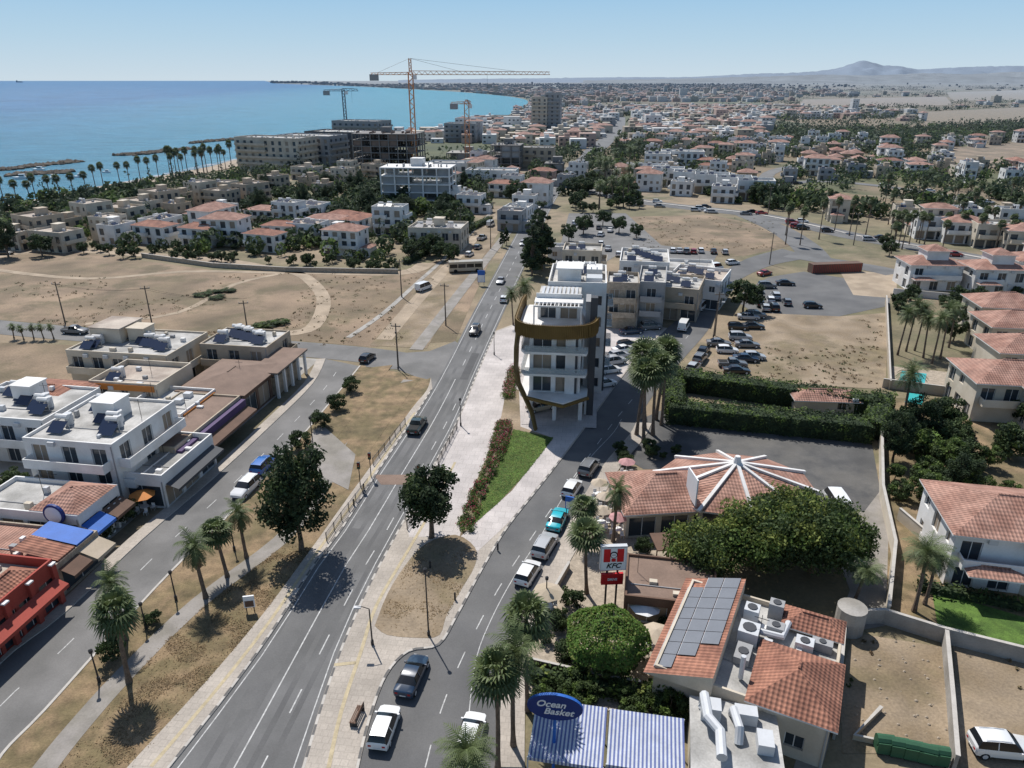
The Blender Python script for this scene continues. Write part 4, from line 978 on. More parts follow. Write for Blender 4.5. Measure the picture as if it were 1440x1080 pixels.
def boat(u,v,s=1):
    x,y=P(u,v); mb=MB(); mb.prism([(-2.5*s,-.9*s),(1.5*s,-.9*s),(3*s,0),(1.5*s,.9*s),(-2.5*s,.9*s)],0,.9*s,'signwhite'); mb.box(-1.5*s,.6*s,-.6*s,.6*s,.9*s,1.9*s,'signwhite'); mb.box(-1.2*s,.61*s,-.62*s,.62*s,1.2*s,1.6*s,'glass'); mb.obj('motor_boat',x,y,.1,R.uniform(0,180))
for u,v,s in ((75,251,1),(112,250,1),(30,252,1.3),(55,240,1.2),(150,243,.8)): boat(u,v,s)
x,y=P(27,115.8); mb=MB(); mb.prism([(-60,-10),(60,-10),(80,0),(60,10),(-60,10)],0,14,'redwall'); mb.box(-55,-35,-8,8,14,40,'grey'); mb.box(-20,50,-8,8,14,18,'grey'); mb.obj('cargo_ship',x,y)
# ---------------- planting
plant('pine',424,774,14,.86); plant('olive',607,757,9.3)
for u,v in ((495,552),(475,577),(451,602),(425,632)): plant('bush',u,v,2.9,.95)
for i,(u,v,h,w) in enumerate(((290,842,6.3,1),(320,812,5.6,.95),(347,785,5.8,.9),(182,960,7.6,1.0),(178,900,6.2,.85))): plant('palm5' if i%2 else 'palm1',u,v,h,w)
plant('bush',215,880,1.6); plant('bush',162,930,3,.8); plant('bush',178,735,3); 
for u,v,h,k in ((700,1085,9,'palm2'),(722,1050,9.5,'palm3'),(742,1000,9.8,'palm2'),(650,1150,6.5,'palm3'),(825,835,7.2,'palm2'),(862,762,6.5,'palm1'),(818,765,5,'palm5')): plant(k,u,v,h,.9)
for u,v,h in ((895,612,10.5),(906,604,11.5),(918,612,11),(930,598,10),(905,622,10.5),(922,590,11)): plant('palm2',u,v,h)
plant('palm3',733,468,9.5,1); plant('palm3',722,458,7,.8)
for u,v,h in ((748,388,18),(762,380,22),(756,372,21),(745,378,15)): plant('arau',u,v,h)
plant('cyp',712,345,9); plant('cyp',706,348,8); plant('med',725,290,11)
for u,v,h,w in ((985,815,6.3,.72),(1060,800,7.8,.9),(1140,805,8.6,.9),(1105,775,7.6,.72),(1180,800,6.6,.6)): plant('big',u,v,h,w)
plant('dome',850,932,4.8,1.05)
for u,v,h in ((803,855,2.3),(785,885,2.2),(795,930,2.2),(940,895,2),(768,905,1.4),(905,780,2),(955,700,2.5)): plant('bush' ,u,v,h)
for i in range(20): plant('bushlt',R.uniform(745,960),R.uniform(965,1012),R.uniform(1.2,2.2))
for i in range(9): plant('bush',R.uniform(870,960),R.uniform(630,655),R.uniform(1,2))
for i in range(9): plant('bushlt',960+R.uniform(-20,25),985+R.uniform(-25,30),R.uniform(2,3.0))
plant('palm3',1285,860,6.5,.95); plant('palm3',1200,850,4.2,.8); plant('palm3',1265,610,9) ; plant('palm3',1300,850,5,.8)
for _ in range(46):
    u,v=R.uniform(1245,1430),R.uniform(590,720)
    if u>1350 and 640>v: continue
    plant(R.choice(['med','medlt','medlt','bush','bushlt','bushlt']),u,v,R.uniform(1.5,4.8))
for u,v,h in ((1255,650,8),(1290,620,7.5),(1345,700,6.5)): plant('pine',u,v,h,.5)
for u in range(1262,1345,12): plant('palm3',u,R.uniform(488,512),R.uniform(7,9),.8)
for u,v in ((1415,640),(1435,600),(1350,560),(1340,480),(1360,460),(1420,460),(1260,330),(1250,360),(1245,350),(1345,430),(1400,440)): plant('med',u,v,5)
for _ in range(22): plant('med',R.uniform(1255,1440),R.uniform(418,445),R.uniform(2,4.5))
for _ in range(26): plant('palm4',R.uniform(1080,1440),R.uniform(285,345),R.uniform(8,12),.8)
for _ in range(16): plant('palm4',R.uniform(1245,1440),R.uniform(335,362),R.uniform(7,10),.8)
for _ in range(22): plant('palm3',R.uniform(840,900),R.uniform(210,300),R.uniform(7,12),1.1)
for i in range(24): plant('palm4',-5+i*15.5+R.uniform(-5,5),300-i*2.4+R.uniform(-3,3) if i<9 else 292-i*2.55,R.uniform(9,12),1.0)
for _ in range(12): plant('palm4',R.uniform(225,345),R.uniform(238,252),R.uniform(12,15),1.1)
plant('pine',12,362,13,.8); plant('med',60,360,7,1.3)
for _ in range(46): 
    u=R.uniform(110,560); plant('med',u,352+ (u-110)*.055+R.uniform(-2,8),R.uniform(2.0,3.8))
for _ in range(30): plant('pine',R.uniform(360,660),R.uniform(262,315),R.uniform(6,11),R.uniform(.5,.75))
for _ in range(10): plant('med',R.uniform(575,640),R.uniform(335,372),R.uniform(4,7))
for u,v,h in ((605,360,7),(580,365,6),(1045,440,8),(1080,290,10),(1065,285,9),(1100,288,9),(820,330,7),(800,340,6),(870,328,6),(895,335,5),(848,318,6),(1000,262,7)): plant('med',u,v,h,h/6*1.1)
for _ in range(36): plant('medlt' if R.random()<.3 else 'med',R.uniform(800,900),R.uniform(250,300),R.uniform(4,8))
for u,v in ((300,412),(320,410),(285,416),(305,420)): plant('bush',u,v,.8,1.3)
for u,v in ((370,460),(395,455),(380,458)): plant('bushlt',u,v,1.0,1.4)
def scrub(u0,u1,v0,v1,n_,rmax=.9,thr_=.02):
    mb=MB()
    for i in range(n_):
        x,y=P(R.uniform(u0,u1),R.uniform(v0,v1)) 
        if noise.noise(Vector((x*.04,y*.04,3)))<thr_: continue
        clump(mb,(x,y,.12),R.uniform(.2,rmax),14,.13,R.choice(['drygrass','deadfrond','leafmd','deadfrond','drygrass']),.3)
    mb.obj('dry_scrub')
scrub(0,640,385,486,900); scrub(1065,1240,450,540,260,.6,-.1); scrub(885,1090,306,352,240,.9,-.1); scrub(1190,1440,895,1060,90,.3,-.3); scrub(0,100,490,540,80)
for u in range(20,90,14): plant('palm1',u,478+R.uniform(-2,2),2.5,.6)
for u,v in ((110,735),(135,728),(12,700),(8,720),(25,690),(150,600),(140,760)): plant('bush',u,v,3.2)
hedge('hedge',938,590,1222,618,3.5,3,z=0); hedge('hedge',945,545,1235,585,3.2,3.2); hedge('hedge',948,590,945,548,3,3.0); hedge('hedge',1225,618,1240,575,3,3.0)
hedge('hedge',742,955,905,985,1.4,1.4,('leafmd','leaflt','leafyel'))
hedge('hedge',1290,828,1440,858,1.2,1.0); hedge('hedge',570,372,690,310,2,1.6)
def flowers(name,px,w,h):
    mb=MB(); c=resamp(W(px,.14),140)
    for p in c:
        x=p[0]+R.uniform(-w,w)*.5;y=p[1]+R.uniform(-.3,.3); r=R.uniform(.35,.6)*h
        clump(mb,(x,y,.25+r*.5),r,60,.11,R.choice(['leafmd','leaflt','leaflt']))
        k=R.choice(['pink','pink','flower','leaflt'])
        for _ in range(9):
            d=Vector((R.gauss(0,1),R.gauss(0,1),abs(R.gauss(0,1)))).normalized()*r*1.05; quadleaf(mb,(x+d.x,y+d.y,.25+r*.5+d.z*.8),.09,k)
    mb.obj(name)
flowers('flower_bed',[(652,748),(665,712),(682,675),(698,640),(712,603)],1.8,1.0); flowers('flower_bed',[(699,635),(710,595)],1.8,1.2); flowers('flower_bed',[(714,560),(724,520)],1.4,1.4)
def grass(name,px,n,k,hh=.16,z=.17,w=.07,cl=None):
    poly=W(px,.14); xs=[p[0] for p in poly]; ys=[p[1] for p in poly]; mb=MB(); c=0
    while c<n:
        x,y=R.uniform(min(xs),max(xs)),R.uniform(min(ys),max(ys))
        if not inp((x,y),poly): continue
        if cl is not None and noise.noise(Vector((x*.35,y*.35,2)))<cl and R.random()<.9: c+=.3; continue
        c+=1; a=R.random()*6.28; dx,dy=math.cos(a)*w,math.sin(a)*w; h=hh*R.uniform(.4,1.4)
        mb.face([(x-dx,y-dy,z),(x+dx,y+dy,z),(x+dy*3,y-dx*3,z+h)],R.choice(k))
    mb.obj(name)
grass('lawn_grass',LAWN,9000,['lawn','leaflt','lawn','leafyel'],.07)
grass('dry_grass',[(80,1080),(250,880),(400,765),(440,770),(370,865),(290,960),(185,1080)],9000,['drygrass','drystalk','drystalk'],.10,.1,.05,.05)
grass('dry_grass',[(530,880),(570,797),(600,765),(665,770),(648,830),(618,893)],1800,['drystalk','drystalk','drygrass'],.08,.156,.05,.1)
for q in ([(1268,522),(1303,526),(1300,541),(1264,536)],[(1278,553),(1300,556),(1296,570),(1272,566)]): sheet('swimming_pool',W(q),'pool',.08)
slab('pool_terrace',W([(1255,515),(1345,525),(1345,552),(1252,546)]),0,.05,'stone','stone')
# ---------------- vehicles
ST=dict(
 hatch=[(-2.0,.70,.42,.78,.82,.62),(-1.93,.82,.30,.92,1.02,.70),(-1.62,.87,.26,.95,1.40,.60),(-.6,.88,.25,.93,1.48,.62),(.25,.88,.25,.92,1.43,.61),(1.0,.88,.25,.90,.97,.74),(1.75,.84,.26,.78,.80,.68),(2.02,.68,.34,.62,.65,.58)],
 sedan=[(-2.3,.70,.42,.84,.88,.64),(-2.2,.84,.30,.93,.97,.70),(-1.55,.88,.26,.95,1.02,.72),(-.95,.89,.25,.95,1.38,.60),(.25,.89,.25,.93,1.42,.62),(1.05,.88,.25,.90,.95,.74),(1.95,.84,.26,.76,.79,.68),(2.3,.66,.34,.60,.63,.56)],
 suv=[(-2.2,.76,.48,.95,1.0,.68),(-2.1,.88,.36,1.05,1.2,.76),(-1.85,.92,.34,1.08,1.62,.68),(-.6,.93,.32,1.06,1.70,.69),(.4,.93,.32,1.05,1.64,.68),(1.05,.93,.32,1.04,1.12,.80),(1.95,.90,.34,.95,.98,.76),(2.25,.76,.42,.72,.76,.66)],
 van=[(-2.4,.85,.45,1.1,1.95,.78),(-2.35,.92,.34,1.1,2.0,.82),(-.4,.93,.32,1.1,2.05,.82),(1.1,.93,.32,1.1,1.98,.80),(1.8,.92,.32,1.08,1.2,.82),(2.3,.84,.4,.8,.86,.72)])
CM={}
def car(kind,paint):
    if (kind,paint) in CM: return CM[(kind,paint)]
    mb=MB(); st=ST['suv' if kind=='pickup' else kind]
    if kind=='pickup': st=[(-2.6,.88,.45,.95,.98,.80),(-2.55,.92,.36,1.0,1.03,.84),(-.9,.93,.34,1.02,1.05,.84),(-.75,.93,.34,1.05,1.62,.68),(.3,.93,.32,1.05,1.66,.68),(1.05,.93,.32,1.04,1.12,.80),(2.1,.90,.34,.97,1.0,.76),(2.45,.78,.42,.76,.8,.66)]
    def ringp(s):
        y,w,zl,zb,zt,wt=s; m=(zl+zb)/2
        return [(-w*.94,y,zl),(-w,y,m),(-w*.97,y,zb),(-wt,y,zt),(-wt*.4,y,zt+.025),(wt*.4,y,zt+.025),(wt,y,zt),(w*.97,y,zb),(w,y,m),(w*.94,y,zl)]
    idx=[]
    for s in st:
        i=len(mb.v); mb.v+=ringp(s); idx.append(i)
    for a in range(len(st)-1):
        A,Bq=st[a],st[a+1]; 
        for j in range(9):
            k=paint; dz=abs(A[4]-Bq[4]); tall=max(A[4]-A[3],Bq[4]-Bq[3])>.22
            if j in (2,6) and tall: k='carglass'
            if j in (3,4,5) and dz>.28: k='carglass'
            mb.f.append((idx[a]+j,idx[a]+j+1,idx[a+1]+j+1,idx[a+1]+j)); mb.m.append(mb.mi(k))
    for e in (0,-1): mb.f.append(tuple(idx[e]+j for j in range(10))); mb.m.append(mb.mi(paint))
    yf=st[-1][0]; yr=st[0][0]; w=st[1][1]
    for sg in (-1,1):
        for yy in (yf-.72,yr+.72):
            mb.tube([(sg*(w-.12),yy,.33),(sg*(w+.035),yy,.33)],.33,14,'tyre'); mb.tube([(sg*(w+.036),yy,.33),(sg*(w+.045),yy,.33)],.2,10,'metal_lt')
        mb.box(sg*.5-.14,sg*.5+.14,yf-.02,yf+.012,.52,.64,'lamp_wh'); mb.box(sg*.55-.12,sg*.55+.12,yr-.012,yr+.02,.66,.82,'lamp_red')
        mb.box(sg*(w+.08)-.09,sg*(w+.08)+.09,.85,.97,.92,1.06,paint)
        s0=[s for s in st if s[4]-s[3]>.3]; ym=(s0[0][0]+s0[-1][0])/2; p0=(sg*(.88*.975+(.02 if kind!='hatch' else .0)),ym,s0[0][3]); p1=(sg*(s0[0][5]+.012),ym,s0[0][4])
        mb.tube([p0,p1],.045,4,paint)
        mb.box(sg*w*.97-.012,sg*w*.97+.02,yr+1.15,yf-1.15,.27,.36,'tyre')
    mb.box(-.26,.26,yr-.02,yr+.02,.5,.6,'lamp_wh'); mb.box(-.5,.5,yf-.01,yf+.015,.36,.46,'tyre')
    if kind=='pickup': mb.box(-.74,.74,-2.5,-1.0,1.06,1.075,'tyre')
    if kind=='suv': 
        for sg in (-1,1): mb.tube([(sg*.6,-1.6,1.72),(sg*.6,.2,1.72)],.025,4,'metal_lt')
    me=mb.mesh('car_body',38); CM[(kind,paint)]=me; return me
def C(u,v,kind,paint,a,z=.045,nm=None):
    x,y=P(u,v); put(car(kind,paint),nm or {'pickup':'pickup_truck','van':'van'}.get(kind,'parked_car'),x,y,z,a+R.uniform(-3,3))
for q in [(587,603,'pickup','p_dgreen',8,.045,'pickup_truck'),(668,469,'suv','p_black',187,.045,'car'),(709,424,'hatch','p_white',7,.045,'car'),(704,398,'sedan','p_silver',187,.045,'car'),(770,274,'hatch','p_white',7,.045,'car'),(757,293,'sedan','p_white',187,.045,'car'),(735,345,'hatch','p_silver',187,.045,'car'),
 (371,660,'suv','p_blue',10),(347,692,'suv','p_white',190),(172,556,'sedan','p_grey',100),(107,469,'pickup','p_grey',98),(517,507,'hatch','p_black',15),
 (541,1030,'hatch','p_white',8),(580,957,'sedan','p_navy',10),(662,1040,'hatch','p_white',12),(742,812,'hatch','p_white',22),(766,774,'suv','p_silver',20),(784,736,'sedan','p_teal',18),(804,692,'hatch','p_white',22),(828,663,'suv','p_grey',22),
 (850,544,'hatch','p_white',70,.16),(857,525,'hatch','p_white',68,.16),(864,513,'suv','p_silver',68,.16),(870,504,'hatch','p_silver',68,.16),(877,496,'sedan','p_white',68,.16),(888,470,'sedan','p_navy',80,.16),(915,464,'suv','p_grey',80,.16),(760,578,'sedan','p_beige',60,.22),(882,489,'hatch','p_black',68,.16),
 (596,408,'van','p_white',30),(660,360,'hatch','p_white',20),(678,337,'pickup','p_silver',20),(690,318,'van','p_white',15),(672,350,'hatch','p_grey',18),
 (961,463,'van','p_white',25),(985,435,'van','p_white',30),(989,497,'hatch','p_black',30),(984,508,'suv','p_grey',30),(975,520,'hatch','p_silver',30),(1010,486,'sedan','p_grey',95),(1030,516,'pickup','p_grey',95),(1037,463,'hatch','p_black',95),(1052,449,'sedan','p_silver',100),(1048,508,'sedan','p_navy',98),(1104,401,'sedan','p_black',95),(1142,433,'hatch','p_black',95),(1075,387,'sedan','p_red',60),(1106,428,'hatch','p_grey',10),(1083,425,'hatch','p_white',10),(1062,447,'suv','p_grey',95),(1058,462,'sedan','p_black',95),(1090,420,'suv','p_silver',10),
 (1068,430,'hatch','p_black',10),(1076,436,'hatch','p_silver',10),(1088,436,'suv','p_black',10),(1040,478,'suv','p_silver',95),(1022,496,'hatch','p_white',95),(1050,488,'sedan','p_grey',95),(1060,505,'hatch','p_silver',95),(1035,525,'sedan','p_black',95),(1062,412,'hatch','p_white',95),(1078,405,'suv','p_grey',95),
 (946,355,'hatch','p_white',10),(955,355,'sedan','p_silver',10),(965,356,'suv','p_grey',10),(975,356,'hatch','p_red',10),(985,355,'hatch','p_white',10),(1003,356,'sedan','p_black',10),(1019,357,'hatch','p_silver',10),(1005,380,'van','p_white',60),(1030,372,'hatch','p_white',70),
 (1174,712,'van','p_white',5),(1405,1058,'suv','p_white',95),(920,372,'hatch','p_white',10),(905,366,'sedan','p_red',10),(870,360,'hatch','p_white',10),(855,352,'sedan','p_silver',10),(845,345,'hatch','p_white',10),(820,322,'hatch','p_silver',10),(808,316,'hatch','p_white',10),(830,318,'suv','p_black',10),(842,322,'hatch','p_grey',10),(858,326,'sedan','p_white',10),
 (8,358,'sedan','p_black',80),(620,333,'hatch','p_white',20),(845,332,'hatch','p_white',20),(940,372,'hatch','p_grey',15),(925,392,'suv','p_white',15),(955,398,'hatch','p_silver',60)]:
    C(*q)
gg=resamp(g1,200)
for lst,n_,of in ((gg,34,[-2.6,2.6,7]),(resamp(g2,200),22,[-3,3])):
    for i in range(n_):
        o_=R.choice(of); q=offs(lst,o_)[int(R.uniform(4,195))]
        put(car(R.choice(['hatch','sedan','suv']),R.choice(['p_white','p_silver','p_black','p_grey','p_white','p_red'])),'car',q[0],q[1],.07,100)
mb=MB(); mb.box(-1.2,1.2,-4.5,4.5,.45,1.3,'p_beige'); mb.box(-1.16,1.16,-4.4,4.45,1.301,2.3,'carglass'); mb.box(-1.2,1.2,-4.5,4.5,2.301,2.9,'p_beige')
for yy in (-4.4,-2.2,0,2.2,4.3): mb.box(-1.19,1.19,yy-.1,yy+.1,1.302,2.299,'p_beige')
for sg in (-1,1):
    for yy in (-2.8,2.9): mb.tube([(sg*1.0,yy,.48),(sg*1.24,yy,.48)],.48,12,'tyre')
x,y=P(655,382); mb.obj('bus',x,y,.05,80)
x,y=P(1142,385); mb=MB(); mb.box(0,14,0,2.6,.1,2.4,'brown')
for i in range(28): mb.box(i*.5,i*.5+.2,-.06,-.002,.15,2.3,'redwall')
mb.obj('shipping_container',x,y,0,-8)
for i in range(5):
    x,y=P(1232+i*19,1062+i*4); mb=MB(); mb.prism([(0,0),(1.2,0),(1.2,1),(0,1)],.15,1.15,'bingreen'); mb.tube([(-.03,.5,1.1),(1.23,.5,1.1)],.42,10,'bingreen')
    for a_ in (.15,1.05):
        for b_ in (.15,.85): mb.tube([(a_,b_,0),(a_,b_,.16)],.09,6,'tyre')
    mb.obj('waste_bin',x,y,0.03,R.uniform(5,20))
mb=MB()
for i in range(60):
    x,y=P(R.uniform(1200,1330),R.uniform(900,1040)); s=R.uniform(.05,.16); mb.tube([(x,y,0),(x+s*.3,y,s*.6),(x,y,s)],[s,s*.9,s*.3],5,'stone')
mb.obj('rubble')
def wallp(name,px,h,t,k,z=0):
    c=W(px); mb=MB(); mb.prism(offs(c,-t/2)+offs(c,t/2)[::-1],z,z+h,k); mb.prism(offs(c,-t/2-.04)+offs(c,t/2+.04)[::-1],z+h+.001,z+h+.06,'kerb'); mb.obj(name)
wallp('garden_wall',[(1195,878),(1240,876),(1325,903),(1440,932)],1.6,.25,'concrete'); wallp('garden_wall',[(1326,906),(1334,1000),(1340,1085)],1.6,.25,'concrete')
wallp('garden_wall',[(1237,620),(1238,700),(1255,780),(1245,874)],1.8,.25,'cream'); wallp('garden_wall',[(1262,730),(1330,790),(1440,838)],1.5,.22,'cream'); wallp('garden_wall',[(1185,895),(1172,1040)],1.2,.2,'concrete')
wallp('garden_wall',[(1255,415),(1440,432)],1.6,.25,'white'); wallp('garden_wall',[(1240,545),(1355,560)],1.6,.2,'beige'); wallp('garden_wall',[(1245,425),(1250,548)],1.6,.2,'beige')
wallp('garden_wall',[(560,385),(400,382),(300,376),(200,362)],1.2,.3,'stone'); wallp('garden_wall',[(745,942),(830,962),(900,975)],1.3,.15,'brown'); wallp('garden_wall',[(728,925),(760,870),(800,800)],.9,.2,'stone')
wallp('garden_wall',[(1238,1000),(1200,1040),(1300,1062),(1335,1080)],.5,.2,'beige')
def rail(name,pts,h=1.0,z=.14,k='metal_dk'):
    mb=MB(); L=sum((Vector(pts[i+1])-Vector(pts[i])).length for i in range(len(pts)-1)); n=int(L/.3)+2; c=resamp(pts,n)
    for i,p in enumerate(c): 
        t=.045 if i%7==0 else .015; mb.box(p[0]-t,p[0]+t,p[1]-t,p[1]+t,z,z+h+(.08 if i%7==0 else 0),k)
    for zz in (.15,h): mb.tube([(*p,z+zz) for p in c[::4]+[c[-1]]],.03,4,k)
    mb.obj(name)
rail('pedestrian_railing',offs(W([(462,762),(485,730),(520,684)]),-.2)); rail('pedestrian_railing',offs(W([(527,655),(548,628),(572,598)]),-.2))
rail('pedestrian_railing',offs(W([(568,745),(592,705)]),.4)); rail('pedestrian_railing',offs(W([(612,655),(640,602)]),.4))
def lamp(u,v,h,arm=0,k='metal_dk',nm='street_lamp',z=.13):
    x,y=P(u,v); mb=MB(); mb.tube([(0,0,0),(0,0,.5),(0,0,.51),(0,0,h)],[.14,.14,.075,.055],8,k)
    if arm:
        mb.tube([(0,0,h),(arm*.5,0,h+.25),(arm,0,h+.2)],.04,5,k); mb.box(arm-.1,arm+.5,-.14,.14,h+.12,h+.24,'metal_lt')
    else:
        mb.tube([(0,0,h),(0,0,h+.15),(0,0,h+.4),(0,0,h+.5)],[.05,.16,.18,.04],8,'metal_dk')
    mb.obj(nm,x,y,z)
for u,v,h,a_ in ((524,908,4,-1.2),(603,895,7,0),(445,665,7.5,0),(560,520,6.5,0),(248,845,3,0),(140,960,3,0),(206,885,2.5,0),(330,775,3,0),(648,600,4,0),(695,500,4,0),(768,860,3.5,0),(970,440,7,1),(1003,475,7,1)): lamp(u,v,h,a_)
def upole(u,v,h):
    x,y=P(u,v); mb=MB(); mb.tube([(0,0,0),(0,0,h)],[.16,.1],7,'pole'); mb.box(-.9,.9,-.06,.06,h-.6,h-.45,'pole')
    for q in (-.8,0,.8): mb.tube([(q,0,h-.45),(q,0,h-.2)],.05,6,'white')
    mb.obj('utility_pole',x,y,0,R.uniform(-20,20))
UP=[(92,455,9),(215,462,9),(350,478,8),(565,418,9),(627,458,9),(690,350,9),(648,330,9),(560,515,8),(1080,300,10),(1200,345,10),(1082,372,9),(1005,472,9)]
for q in UP: upole(*q)
mb=MB()
for a,b in ((0,1),(1,2),(3,4),(3,6)):
    p=P(*UP[a][:2]);q=P(*UP[b][:2])
    for o in (-.8,.8):
        pts=[(p[0]+(q[0]-p[0])*t+o,p[1]+(q[1]-p[1])*t,8.4-1.2*4*t*(1-t)*.6) for t in [i/8 for i in range(9)]]; mb.tube(pts,.02,3,'metal_dk',False)
mb.obj('overhead_wire')
def bench(u,v,a):
    x,y=P(u,v); mb=MB()
    for i in range(4): mb.box(-.9,.9,-.25+i*.13,-.16+i*.13,.42,.46,'brown')
    for i in range(3): mb.box(-.9,.9,.27,.31,.52+i*.14,.62+i*.14,'brown')
    for q in (-.8,.8): mb.box(q-.04,q+.04,-.25,.3,0,.419,'metal_dk'); mb.box(q-.04,q+.04,.311,.35,0,.95,'metal_dk')
    mb.obj('park_bench',x,y,.15,a)
bench(502,1012,100)
def tsig(u,v):
    x,y=P(u,v); mb=MB(); mb.tube([(0,0,0),(0,0,3.2)],.06,7,'metal_dk'); mb.box(-.18,.18,-.15,.15,2.6,3.5,'metal_dk')
    for i,k in enumerate(('bingreen','orange','lamp_red')): mb.tube([(0,-.151,2.75+i*.28),(0,-.2,2.75+i*.28)],.1,8,k)
    mb.obj('traffic_light',x,y,.14,0)
tsig(507,686); tsig(522,672); tsig(590,690)
def sign(u,v,w,h,z,k,k2='signwhite',nm='advertising_sign',a=0):
    x,y=P(u,v); mb=MB(); mb.tube([(-w*.35,0,0),(-w*.35,0,z)],.05,6,'metal_dk'); mb.tube([(w*.35,0,0),(w*.35,0,z)],.05,6,'metal_dk')
    mb.box(-w/2,w/2,-.08,.08,z,z+h,k); mb.box(-w/2+.1,w/2-.1,-.1,-.081,z+.1,z+h*.6,k2); mb.obj(nm,x,y,.12,a)
sign(353,862,1.0,1.3,.6,'signwhite','brown',a=-10); sign(677,402,1.8,3,.8,'blue','signwhite'); sign(820,762,2,1.2,4.2,'signwhite','grey'); sign(800,740,1,1.6,2.2,'blue','signwhite',a=20)
def text(body,size,x,y,z,par,k,ext=.02,ital=False,a=0):
    cu=bpy.data.curves.new('lettering','FONT'); cu.body=body; cu.size=size; cu.align_x='CENTER'; cu.align_y='CENTER'; cu.extrude=ext; cu.offset=.012
    if ital: cu.shear=.3
    cu.materials.append(MT[k]); o=bpy.data.objects.new('lettering',cu); COL.objects.link(o); o.parent=par; o.location=(x,y,z); o.rotation_euler=(math.pi/2,0,a); return o
text('GRILL',1.3,4,-.27,4.2,bpy.data.objects['grill_restaurant'],'orange')
x,y=P(858,852); hb=HT(858,852,800)
mb=MB(); mb.tube([(-.5,.1,0),(-.5,.1,hb)],.1,8,'metal_dk'); mb.tube([(.5,.1,0),(.5,.1,hb)],.1,8,'metal_dk')
mb.box(-1.15,1.15,-.2,.2,hb,hb+2.5,'signwhite'); mb.box(-1.25,1.25,-.18,.18,hb-.05,hb-.002,'signred'); mb.box(-1.25,-1.152,-.22,.22,hb,hb+2.6,'metal_lt'); mb.box(1.152,1.25,-.22,.22,hb,hb+2.6,'metal_lt'); mb.box(-1.25,1.25,-.22,.22,hb+2.602,hb+2.68,'metal_lt')
mb.box(-.95,-.32,-.225,-.202,hb+.95,hb+2.4,'signred'); mb.box(.32,.95,-.225,-.202,hb+.95,hb+2.4,'signred')
mb.tube([(0,-.205,hb+1.75),(0,-.23,hb+1.75)],.36,16,'tyre'); mb.tube([(0,-.231,hb+1.72),(0,-.24,hb+1.72)],.27,16,'signwhite'); mb.box(-.2,.2,-.245,-.241,hb+1.0,hb+1.35,'signred')
mb.box(-.18,.18,-.246,-.2415,hb+1.72,hb+1.78,'tyre')
mb.box(-1.05,1.05,-.16,.16,hb-1.7,hb-.5,'signred')
o=mb.obj('restaurant_pole_sign',x,y,0,-3); text('KFC',.75,0,-.21,hb+.5,o,'tyre',.02,True); text('DRIVE',.34,0,-.17,hb-1.1,o,'signwhite')
x,y=3.0,37.8; mb=MB(); mb.tube([(0,.2,0),(0,.2,6)],.12,8,'blue')
n=36; zc=6.7; sx,sz=1.95,1.15
fr=[(math.cos(6.2832*i/n)*sx,math.sin(6.2832*i/n)*sz) for i in range(n)]
mb.face([(a,-.12,zc+b) for a,b in fr],'signblue'); mb.face([(a,.12,zc+b) for a,b in fr],'signblue')
for i in range(n):
    a=fr[i];b=fr[(i+1)%n]; mb.face([(a[0],-.12,zc+a[1]),(b[0],-.12,zc+b[1]),(b[0],.12,zc+b[1]),(a[0],.12,zc+a[1])],'blue')
o=mb.obj('oval_pole_sign',x,y,0,8); text('Ocean',.78,-.3,-.14,zc+.30,o,'signwhite',.02,True); text('Basket',.78,.25,-.14,zc-.36,o,'signwhite',.02,True)
def umb(u,v,k,s=1.3,h=2.4):
    x,y=P(u,v); mb=MB(); mb.tube([(0,0,0),(0,0,h)],.03,5,'metal_lt'); n=8
    for i in range(n):
        a=6.2832*i/n;b=6.2832*(i+1)/n; mb.face([(0,0,h+.35),(math.cos(a)*s,math.sin(a)*s,h-.15),(math.cos(b)*s,math.sin(b)*s,h-.15)],k)
    mb.tube([(0,0,.7),(0,0,.74)],.5,10,'signwhite')
    for i in range(4):
        a=i*1.57+.5; cx,cy=math.cos(a)*.85,math.sin(a)*.85; mb.box(cx-.2,cx+.2,cy-.2,cy+.2,.42,.46,'signwhite'); mb.box(cx-.2,cx+.2,cy+.16,cy+.2,.46,.85,'signwhite')
        for q in (-.17,.17): mb.box(cx+q-.02,cx+q+.02,cy-.18,cy-.14,0,.42,'metal_lt'); mb.box(cx+q-.02,cx+q+.02,cy+.14,cy+.18,0,.42,'metal_lt')
    mb.obj('cafe_umbrella',x,y,.07)
for u,v in ((842,702),(866,700),(850,722),(872,732),(846,742),(868,752),(880,672)): umb(u,v,'beige' if u%4 else 'flower',1.1)
for u,v,k in ((905,880,'signwhite'),(920,920,'beige'),(770,860,'beige'),(800,378,'flower'),(815,362,'bingreen'),(825,356,'redwall'),(806,355,'bingreen'),(205,720,'orange')): umb(u,v,k,1.5)
x,y=P(1192,885); mb=MB(); mb.tube([(0,0,0),(0,0,2.6),(0,0,2.61),(0,0,2.75)],[1.3,1.3,1.2,.3],18,'concrete'); mb.obj('water_tank',x,y)
for u,v in ((512,690),(498,712),(605,800),(640,845),(700,775)): 
    x,y=P(u,v); mb=MB(); mb.tube([(0,0,0),(0,0,.8),(0,0,.9)],[.1,.1,.03],8,'metal_dk'); mb.obj('bollard',x,y,.14)
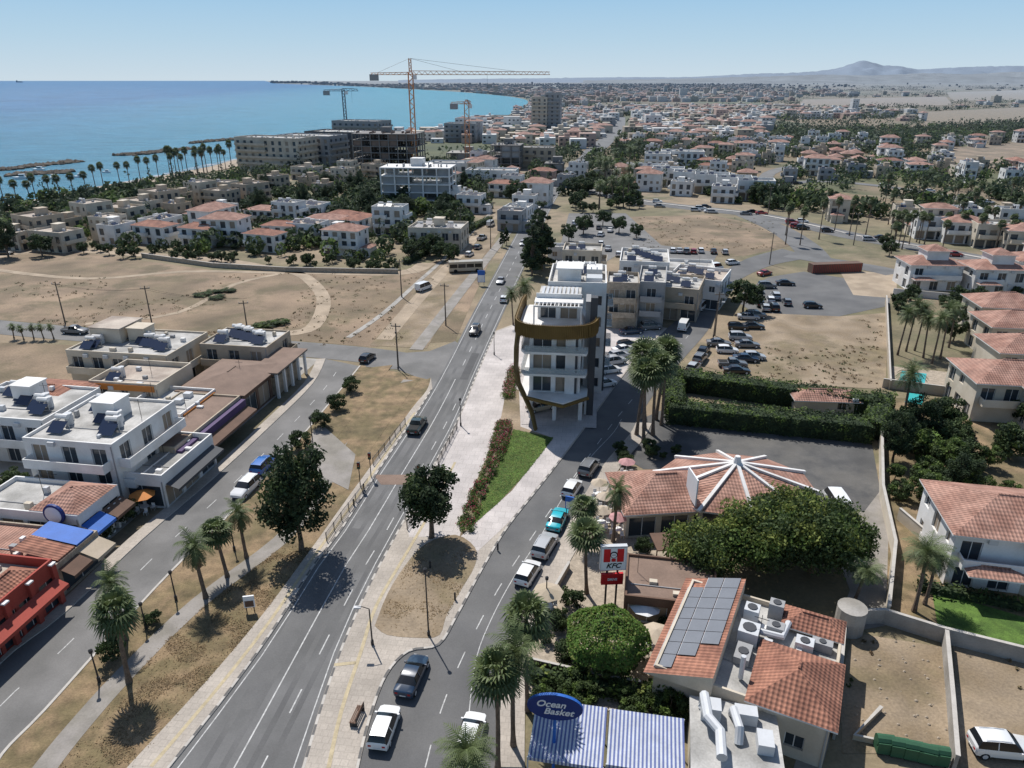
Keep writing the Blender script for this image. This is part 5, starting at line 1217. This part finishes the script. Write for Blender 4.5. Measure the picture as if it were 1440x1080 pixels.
# ---------------- light, sky, camera
AZ=-27; EL=56
a=math.radians(AZ); e=math.radians(EL)
d=Vector((math.sin(a)*math.cos(e),math.cos(a)*math.cos(e),math.sin(e)))
su=bpy.data.lights.new('sun','SUN'); su.energy=5.0; su.angle=math.radians(.53); su.color=(1,.965,.915)
so=bpy.data.objects.new('sun',su); COL.objects.link(so); so.rotation_euler=d.to_track_quat('Z','Y').to_euler()
w=bpy.data.worlds.new('World'); scn.world=w; w.use_nodes=True; nt=w.node_tree; N=nt.nodes; L=nt.links
sk=N.new('ShaderNodeTexSky'); sk.sky_type='NISHITA'; sk.sun_disc=False; sk.sun_elevation=e; sk.sun_rotation=a; sk.altitude=50; sk.air_density=1.0; sk.dust_density=.6; sk.ozone_density=2.0
# low-level marine haze: pale blue band blended into the physical sky near the horizon
S_=.10
tc=N.new('ShaderNodeTexCoord'); sx=N.new('ShaderNodeSeparateXYZ'); L.new(tc.outputs['Generated'],sx.inputs[0])
cr_=N.new('ShaderNodeValToRGB'); els=cr_.color_ramp.elements
for i,(p_,c_) in enumerate(((0,(.60,.71,.79)),(.045,(.47,.65,.79)),(.10,(.34,.57,.79)),(.5,(.14,.32,.62)))):
    el_=els[i] if i<2 else els.new(p_)
    el_.position=p_; el_.color=(*c_,1)
L.new(sx.outputs[2],cr_.inputs[0])
sc_=N.new('ShaderNodeVectorMath'); sc_.operation='SCALE'; sc_.inputs['Scale'].default_value=1/S_; L.new(cr_.outputs[0],sc_.inputs[0])
mr_=N.new('ShaderNodeMapRange'); mr_.inputs[1].default_value=.12; mr_.inputs[2].default_value=.5; mr_.inputs[3].default_value=1; mr_.inputs[4].default_value=0; L.new(sx.outputs[2],mr_.inputs[0])
mx=N.new('ShaderNodeMix'); mx.data_type='RGBA'; L.new(mr_.outputs[0],mx.inputs[0]); L.new(sk.outputs[0],mx.inputs[6]); L.new(sc_.outputs[0],mx.inputs[7])
bg=N['Background']; L.new(mx.outputs[2],bg.inputs[0]); bg.inputs[1].default_value=S_
cam=bpy.data.cameras.new('camera'); co=bpy.data.objects.new('camera',cam); COL.objects.link(co); scn.camera=co
cam.sensor_width=36; cam.sensor_fit='HORIZONTAL'; cam.lens=36*F/1440; cam.clip_end=120000; cam.clip_start=.5
co.location=(0,0,H); co.rotation_euler=(math.pi/2-PT,0,0)
scn.view_settings.view_transform='Standard'; scn.view_settings.look='None'; scn.view_settings.exposure=0
print('objs',len(bpy.data.objects),'villas',cnt,'city',n)
